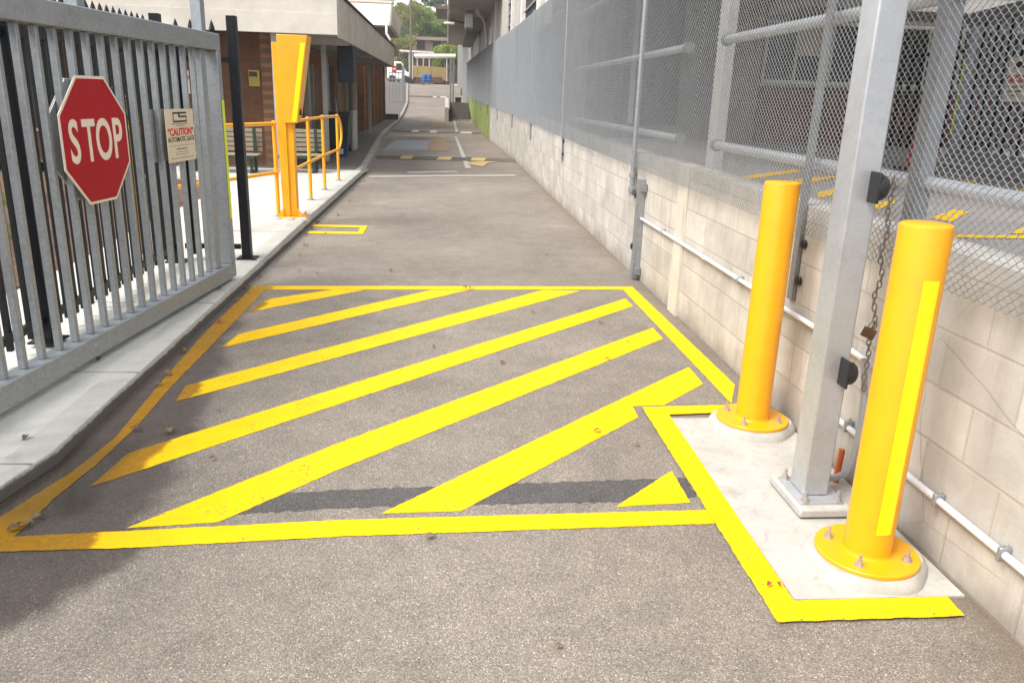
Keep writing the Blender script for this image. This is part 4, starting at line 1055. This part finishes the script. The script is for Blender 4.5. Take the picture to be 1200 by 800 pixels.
bush('shrub', -5.2, 13.2, .12, 1.3, .8, 'leaf', 'low olive shrub at the far end of the mulch bed', 1200, .09)

# ------------------------------------------------------------------ far end of the lane
def P(px, py, y): return ony(px, py, y)
# chain gate across the side path
T = thing('mesh_gate', 'grey wire mesh gate beside the lane at the far left', 'gate', (-3.4, 60, zr(60)))
for px in (472.5,):
    a = P(px, 77, 60); mk('post', MB().box(a.x-.09, a.x+.09, 59.9, 60.1, zr(60)-.2, a.z), M['galv_dark'], T)
a = P(456, 85, 60); b = P(471, 84, 60)
for z in (zr(60)+.2, 2.6, a.z): mk('rail', MB().tube([(a.x, 60, z), (b.x, 60, z)], .03, 8), M['galv_dark'], T)
for i in range(5):
    x = a.x+(b.x-a.x)*i/4; mk('upright', MB().tube([(x, 60, zr(60)), (x, 60, a.z)], .022, 8), M['galv_dark'], T)
p = P(462, 81, 59.9); T = thing('red_notice', 'small red notice hanging on the far mesh gate', 'sign', (p.x, 59.88, p.z-.2)); mk('board', MB().box(p.x-.16, p.x+.16, 59.86, 59.89, p.z-.22, p.z+.22), M['print_red'], T); mk('white_band', MB().box(p.x-.1, p.x+.1, 59.855, 59.859, p.z-.05, p.z+.05), M['sign_white'], T)
# white outbuilding wall behind that gate
a = P(455, 68, 84); b = P(483, 100, 84)
T = thing('white_van', 'white van parked behind the far mesh gate', 'van', ((a.x+b.x)/2, 84, zr(84)))
z0 = zr(84)
pr = [(-5.9, z0+.4), (-3.75, z0+.4), (-3.72, z0+1.0), (-4.1, z0+1.15), (-4.5, z0+2.0), (-5.9, z0+2.05)]
mk('body', MB().prism([(x, 84, z) for x, z in pr], (0, 1.8, 0)), M['ute_white'], T, bevel=.08)
mk('window', MB().prism([(-4.2, 83.985, z0+1.2), (-5.0, 83.985, z0+1.2), (-5.0, 83.985, z0+1.85), (-4.5, 83.985, z0+1.85)], (0, .01, 0)), M['dark'], T)
for x in (-5.4, -4.1): mk('wheel', MB().tube([(x, 83.9, z0+.36), (x, 84.1, z0+.36)], .36, 18), M['rubber'], T)
mk('bumper', MB().box(-3.78, -3.62, 83.98, 85.82, z0+.35, z0+.6), M['dark'], T)
# canopies
def canopy(label, pxa, pya, pxb, pyb, y, posts, t=.35):
    a = P(pxa, pya, y); b = P(pxb, pyb, y); T = thing('canopy', label, 'canopy', ((a.x+b.x)/2, y, zr(y)), 'flat canopies in the far yard')
    mk('roof', MB().prism([(a.x, y, a.z), (b.x, y, b.z), (b.x, y, b.z+t), (a.x, y, a.z+t)], (0, 5, 0)), M['roof'], T)
    for q in posts:
        c = P(q, 80, y+.3); mk('post', MB().box(c.x-.06, c.x+.06, y+.3, y+.42, zr(y), min(a.z, b.z)-.01), M['column'], T)
    return T
canopy('lower flat white canopy behind the olive container', 485, 66, 534, 66.5, 92, (489, 503, 523.5), .28)
canopy('farther pale canopy on two posts left of the olive container', 468, 60, 515, 63, 100, (479.5, 483.5, 496), .15)
# olive container and its open end
z0 = zr(80)
a = P(484, 77, 80); b = P(524, 92, 80)
T = thing('storage_container', 'olive yellow sheeted container at the top of the lane', 'container', ((a.x+b.x)/2, 80, z0))
zt = a.z; 
mk('body', MB().prism([(P(484, 77, 80).x, 80, zt), (P(523.5, 79, 80).x, 80, zt-.1), (P(523, 94, 80).x, 80, z0+.35), (P(485.5, 90, 80).x, 80, z0+.6)], (0, 2.4, 0)), M['olive'], T, bevel=.02)
for q in (489, 505): c = P(q, 80, 79.97); mk('seam', MB().box(c.x-.03, c.x+.03, 79.96, 79.995, z0+.5, zt-.1), M['faded_orange'], T)
mk('base_skid', MB().box(P(478, 90, 80).x, P(527, 90, 80).x, 79.8, 82.3, z0, z0+.32), M['maroon'], T)
mk('side_crate', MB().box(P(507, 90, 79.5).x, P(519, 90, 79.5).x, 79.2, 79.75, z0+.1, z0+.65), M['maroon'], T)
z0 = zr(77.5)
T = thing('pallet', 'timber pallet carrying the two blue drums', 'pallet', (P(500, 98, 77).x, 77, z0))
xa = P(493, 98, 77).x; xb = P(507, 98, 77).x
for i in range(5): mk('board', MB().box(xa, xb, 76.6+i*.24, 76.78+i*.24, z0+.10, z0+.13), M['wood_cream'], T)
for x in (xa, (xa+xb)/2-.05, xb-.1): mk('bearer', MB().box(x, x+.1, 76.6, 77.74, z0-.08, z0+.099), M['wood_cream'], T)
for px, lab in ((497.2, 'left one of the two blue plastic drums on the pallet'), (502.8, 'right one of the two blue plastic drums on the pallet')):
    x = P(px, 95, 77.1).x
    T = thing('plastic_drum', lab, 'drum', (x, 77.1, z0+.131), 'blue drums on the pallet')
    mk('drum', MB().lathe((x, 77.1, z0+.131), [(.24, 0), (.27, .03), (.27, .23), (.285, .25), (.285, .27), (.27, .29), (.27, .48), (.285, .5), (.285, .52), (.27, .54), (.26, .72), (.23, .75), (0, .75)], 20), M['blue'], T)
    mk('bung', MB().lathe((x+.1, 77.0, z0+.882), [(.04, 0), (.04, .03), (0, .032)], 10), M['white'], T)
# low dark junk beside the drums
T = thing('scrap_heap', 'low heap of dark scrap beside the blue drums', 'heap', (P(490, 96, 78).x, 78, z0))
for i in range(9):
    x = P(482+i*1.4, 96, 78).x; s_ = R_.uniform(.15, .35); mk('scrap', MB().box(x-s_, x+s_, 77.9-s_, 78.1+s_, zr(78)-.05, zr(78)+R_.uniform(.2, .55)), M['maroon' if i % 2 else 'dark'], T)
# brick retaining wall and hillside house behind
T = thing('far_brick_house', 'old pinkish brick house below the trees beyond the yard', 'building', (1, 120, 3.4))
T.location = (1, 105, 2.9)
a = P(477, 60, 105); b = P(545, 43, 105); zt = P(500, 47.5, 105).z
mk('wall', MB().box(a.x, b.x+4, 105, 111, 2.6, zt), M['old_brick'], T)
ra = P(485, 46, 104.4).x; mk('roof', MB().prism([(ra, 104.4, zt+.002), (b.x+5, 104.4, zt+.002), (b.x+5, 108, zt+.5), (ra, 108, zt+.5)], (0, .15, .12)), M['brown'], T)
for q in (493, 512): c = P(q, 53, 104.95); mk('window', MB().box(c.x-.5, c.x+.5, 104.93, 104.99, c.z-.5, c.z+.45), M['dark'], T)
p = P(481, 40, 96)
T = thing('power_pole', 'tall thin timber power pole in front of the trees', 'pole', (p.x, 96, 3.3))
mk('pole', MB().tube([(p.x, 96, 3.2), (p.x+.1, 96, 13.5)], .12, 10), M['bark'], T); mk('crossarm', MB().box(p.x-1.0, p.x+1.2, 95.9, 96.02, 12.6, 12.75), M['bark'], T)
# trees
tree(P(466, 30, 114).x, 114, 3.0, 9.9, 5.2, 'leaf', 'broad olive green tree filling the gap left of the power pole', 16000, .36)
tree(P(503, 30, 116).x, 116, 3.0, 9.9, 5.2, 'leaf_bright', 'bright green rounded tree right of the power pole', 15000, .36)
tree(P(492, 10, 128).x, 128, 3.5, 10.3, 4.6, 'leaf', 'tall mid green tree standing behind the far brick house', 13000, .42)
tree(P(445, 20, 125).x, 125, 3.5, 12.5, 6.0, 'leaf_grey', 'pale grey green gum tree behind the white roof end', 9000, .4)
tree(P(522, 0, 120).x, 122, 4, 18, 5.0, 'leaf_dark', 'dark green tree under the brown canopy edge', 9000, .42)
tree(P(420, 0, 130).x, 130, 4, 12.5, 6.0, 'leaf_grey', 'thin pale gum tree farthest left above the roof', 7000, .4)
tree(P(548, 20, 135).x, 135, 4, 11, 6.0, 'leaf', 'olive tree behind the long hall eave', 8000, .45)
bush('bush', P(522, 70, 98).x, 98, 3.0, 4.6, 1.9, 'leaf_bright', 'large fresh green bush under the far canopy', 7000, .3, 'bush')
bush('bush', P(534, 62, 101).x, 101, 3.0, 6.0, 1.6, 'leaf_bright', 'green bush at the right end of the far brick house', 6000, .3, 'bush')
tree(P(486, 30, 118).x, 118, 3.0, 9.6, 5.0, 'leaf_bright', 'yellowish green spreading tree directly behind the power pole', 15000, .36, low=.2)
bush('bush', P(474, 62, 103).x, 103, 3.0, 5.6, 1.7, 'leaf', 'olive bush at the left end of the far brick house', 5000, .3, 'bush')
bush('bush', P(455, 72, 106).x, 106, 3.2, 6.5, 3.4, 'leaf_dark', 'dark bush behind the far left canopy', 6000, .3, 'bush')

# ------------------------------------------------------------------ fallen leaves
def leaf_mesh(mat):
    mb = MB(); n = 7; L = .05; up = []; 
    rows = []
    for i in range(n):
        t = i/(n-1); w = .016*math.sin(PI*min(1, t*.95+.05))**.8; z = .010*math.sin(t*PI*1.3)+.004
        rows.append([(t*L-L/2, -w, z+.008*t), (t*L-L/2, 0, z), (t*L-L/2, w, z+.005)])
    mb.grid(rows)
    me = bpy.data.meshes.new('fallen_leaf'); mb.bm.to_mesh(me); mb.bm.free(); me.materials.append(mat); return me
LM = [leaf_mesh(M[k]) for k in ('leaf_dead', 'leaf_red', 'leaf_tan')]
spots = [(700,507,1,'red brown fallen leaf on the sixth hatch bar',1.0),(588,426,0,'dark curled leaf between the fourth and fifth hatch bars',1.0),(712,422,0,'dark leaf on the fifth hatch bar',.9),(745,523,2,'small tan leaf between the sixth bar and the pad',.8),(624,367,0,'dark speck of leaf between the third and fourth bars',.8),(704,380,0,'dark leaf near the right ends of the bars',.9),(508,408,0,'small dark leaf between two middle bars',.8),(505,631,2,'tan leaf on the asphalt before the near yellow line',1.),(199,507,2,'curled leaf lying beside the fourth bar in the wet patch',1.5),(250,539,0,'tiny leaf right of the fourth bar end',.7),
 (256,483,2,'small yellow leaf at the wet edge of the asphalt',.6),(197,440,2,'tan leaf on the gutter line',1.3),(186,452,0,'dark leaf in the gutter below the kerb',1.1),(215,413,2,'tan leaf at the upper gutter line',1.1),(160,505,0,'long dark twig leaf on the edge line',1.2),(30,617,2,'large wet leaf where the two yellow lines meet',1.5),(18,622,0,'dark wet leaf at the lower left line end',1.2),(45,608,2,'curled wet leaf beside the puddle',1.3),
 (545,338,0,'leaf on the far yellow line left of the third bar',1.2),(552,339,0,'second leaf on the far yellow line',1.0),(735,402,0,'small leaf beyond the fifth bar',.7),(350,318,0,'dark leaf on the asphalt beyond the hatch',1.),(330,292,0,'leaf in the gutter beside the kerb corner',1.2),(340,290,0,'leaf pair beside the black post gutter',1.),(322,300,2,'tan leaf on the kerb gutter',1.),(458,318,0,'lone leaf in the middle lane beyond the hatch',1.),(640,300,0,'dark leaf on the lane right of centre',.9),(918,508,2,'dry leaf beside the farther bollard base',1.8),(655,760,2,'pale leaf scrap in the foreground asphalt',.7),(900,690,1,'red leaf scrap on the pad outline',.6),(912,690,0,'dark scrap on the pad outline',.5),(352,300,0,'leaf near the lane edge past the gate',.9),(372,322,0,'small leaf beyond the first bar',.8)]
for px, py, mi, lab, sc in spots:
    on_pad = 'bollard base' in lab
    p = ground(px, py, .016 if on_pad else 0)
    o = bpy.data.objects.new('fallen_leaf', LM[mi]); COL.objects.link(o); o.location = (p.x, p.y, .017 if on_pad else (.021 if 'pad outline' in lab else .010)); o.rotation_euler = (R_.uniform(-.2, .2), R_.uniform(-.2, .2), R_.uniform(0, 6)); s_ = sc*.8; o.scale = (s_, s_, s_)
    tag(o, lab, 'leaf', 'fallen leaves on the ground')
for px, py, lab in ((213, 331, 'dark leaf litter on the footpath under the gate'), (290, 375-30, 'leaf on the footpath edge near the gate end'), (115, 420, 'leaf on the kerb below the gate'), (30, 510, 'small leaf on the pale kerb ramp'), (258, 340, 'dark leaf on the kerb top by the gate corner')):
    p = ground(px, py, .085); o = bpy.data.objects.new('fallen_leaf', LM[0]); COL.objects.link(o); o.location = (p.x, p.y, kerbh(p.y)+.005); o.rotation_euler = (0, 0, R_.uniform(0, 6)); o.scale = (.9,)*3; tag(o, lab, 'leaf', 'fallen leaves on the ground')

# ------------------------------------------------------------------ air
hz = MB().box(-420, 420, -70, 440, -1.2, 22)
hm = bpy.data.materials.new('haze'); hm.use_nodes = True; hm.node_tree.nodes.remove(hm.node_tree.nodes['Principled BSDF'])
pv = hm.node_tree.nodes.new('ShaderNodeVolumePrincipled'); pv.inputs['Color'].default_value = (.96, .97, 1, 1); pv.inputs['Density'].default_value = .0010; pv.inputs['Anisotropy'].default_value = .3
hm.node_tree.links.new(pv.outputs[0], hm.node_tree.nodes['Material Output'].inputs['Volume'])
ho = mk('haze', hz, hm, smooth=False); ho['kind'] = 'stuff'; ho['label'] = 'thin bright haze over the far end of the lane'

for k in range(26):
    y = R_.uniform(5.2, 15.5); x = kerbx(y)+abs(R_.gauss(.03, .11))+.02
    o = bpy.data.objects.new('fallen_leaf', LM[R_.choice((0, 0, 2, 1))]); COL.objects.link(o); o.location = (x, y, .006); o.rotation_euler = (R_.uniform(-.3, .3), R_.uniform(-.3, .3), R_.uniform(0, 6)); s_ = R_.uniform(.5, 1.2); o.scale = (s_, s_, s_)
    tag(o, 'small brown leaf among the scatter in the gutter below the kerb', 'leaf', 'leaf litter in the kerb gutter')

# ================================================================== light, sky, camera
W = bpy.data.worlds.new('World'); scn.world = W; W.use_nodes = True; nt = W.node_tree; bg = nt.nodes['Background']
sky = nt.nodes.new('ShaderNodeTexSky'); sky.sky_type = 'NISHITA'; sky.sun_disc = False
SUN_EL, SUN_AZ = 52, 238           # azimuth measured clockwise from +Y: behind and left of the viewer
sky.sun_elevation = math.radians(SUN_EL); sky.sun_rotation = math.radians(SUN_AZ); sky.air_density = 1.0; sky.dust_density = 6.0; sky.ozone_density = 1.0
mixn = nt.nodes.new('ShaderNodeMix'); mixn.data_type = 'RGBA'; mixn.inputs[0].default_value = .72; mixn.inputs[7].default_value = (9.5, 9.7, 10.0, 1)
nt.links.new(sky.outputs[0], mixn.inputs[6]); nt.links.new(mixn.outputs[2], bg.inputs[0]); bg.inputs[1].default_value = .085
sl = bpy.data.lights.new('sun', 'SUN'); sl.energy = 2.1; sl.angle = math.radians(28); sl.color = (1, .965, .91)
so = bpy.data.objects.new('sun', sl); COL.objects.link(so)
sd = Vector((math.sin(math.radians(SUN_AZ))*math.cos(math.radians(SUN_EL)), math.cos(math.radians(SUN_AZ))*math.cos(math.radians(SUN_EL)), math.sin(math.radians(SUN_EL))))
so.rotation_euler = sd.to_track_quat('Z', 'Y').to_euler(); so.location = (0, 0, 30)

cd = bpy.data.cameras.new('camera'); cam = bpy.data.objects.new('camera', cd); COL.objects.link(cam)
cd.sensor_width = 36; cd.sensor_fit = 'HORIZONTAL'; cd.lens = 36*F_PX/1200; cd.clip_end = 2000; cd.clip_start = .05
mw = Matrix.Identity(4)
for r in range(3):
    for c_ in range(3): mw[r][c_] = float(RW.T[r][c_])
    mw[r][3] = float(CAM[r])
cam.matrix_world = mw
scn.camera = cam
scn.render.resolution_x = 1024; scn.render.resolution_y = 682
scn.view_settings.view_transform = 'Standard'; scn.view_settings.look = 'None'; scn.view_settings.exposure = 1.14; scn.view_settings.gamma = 1
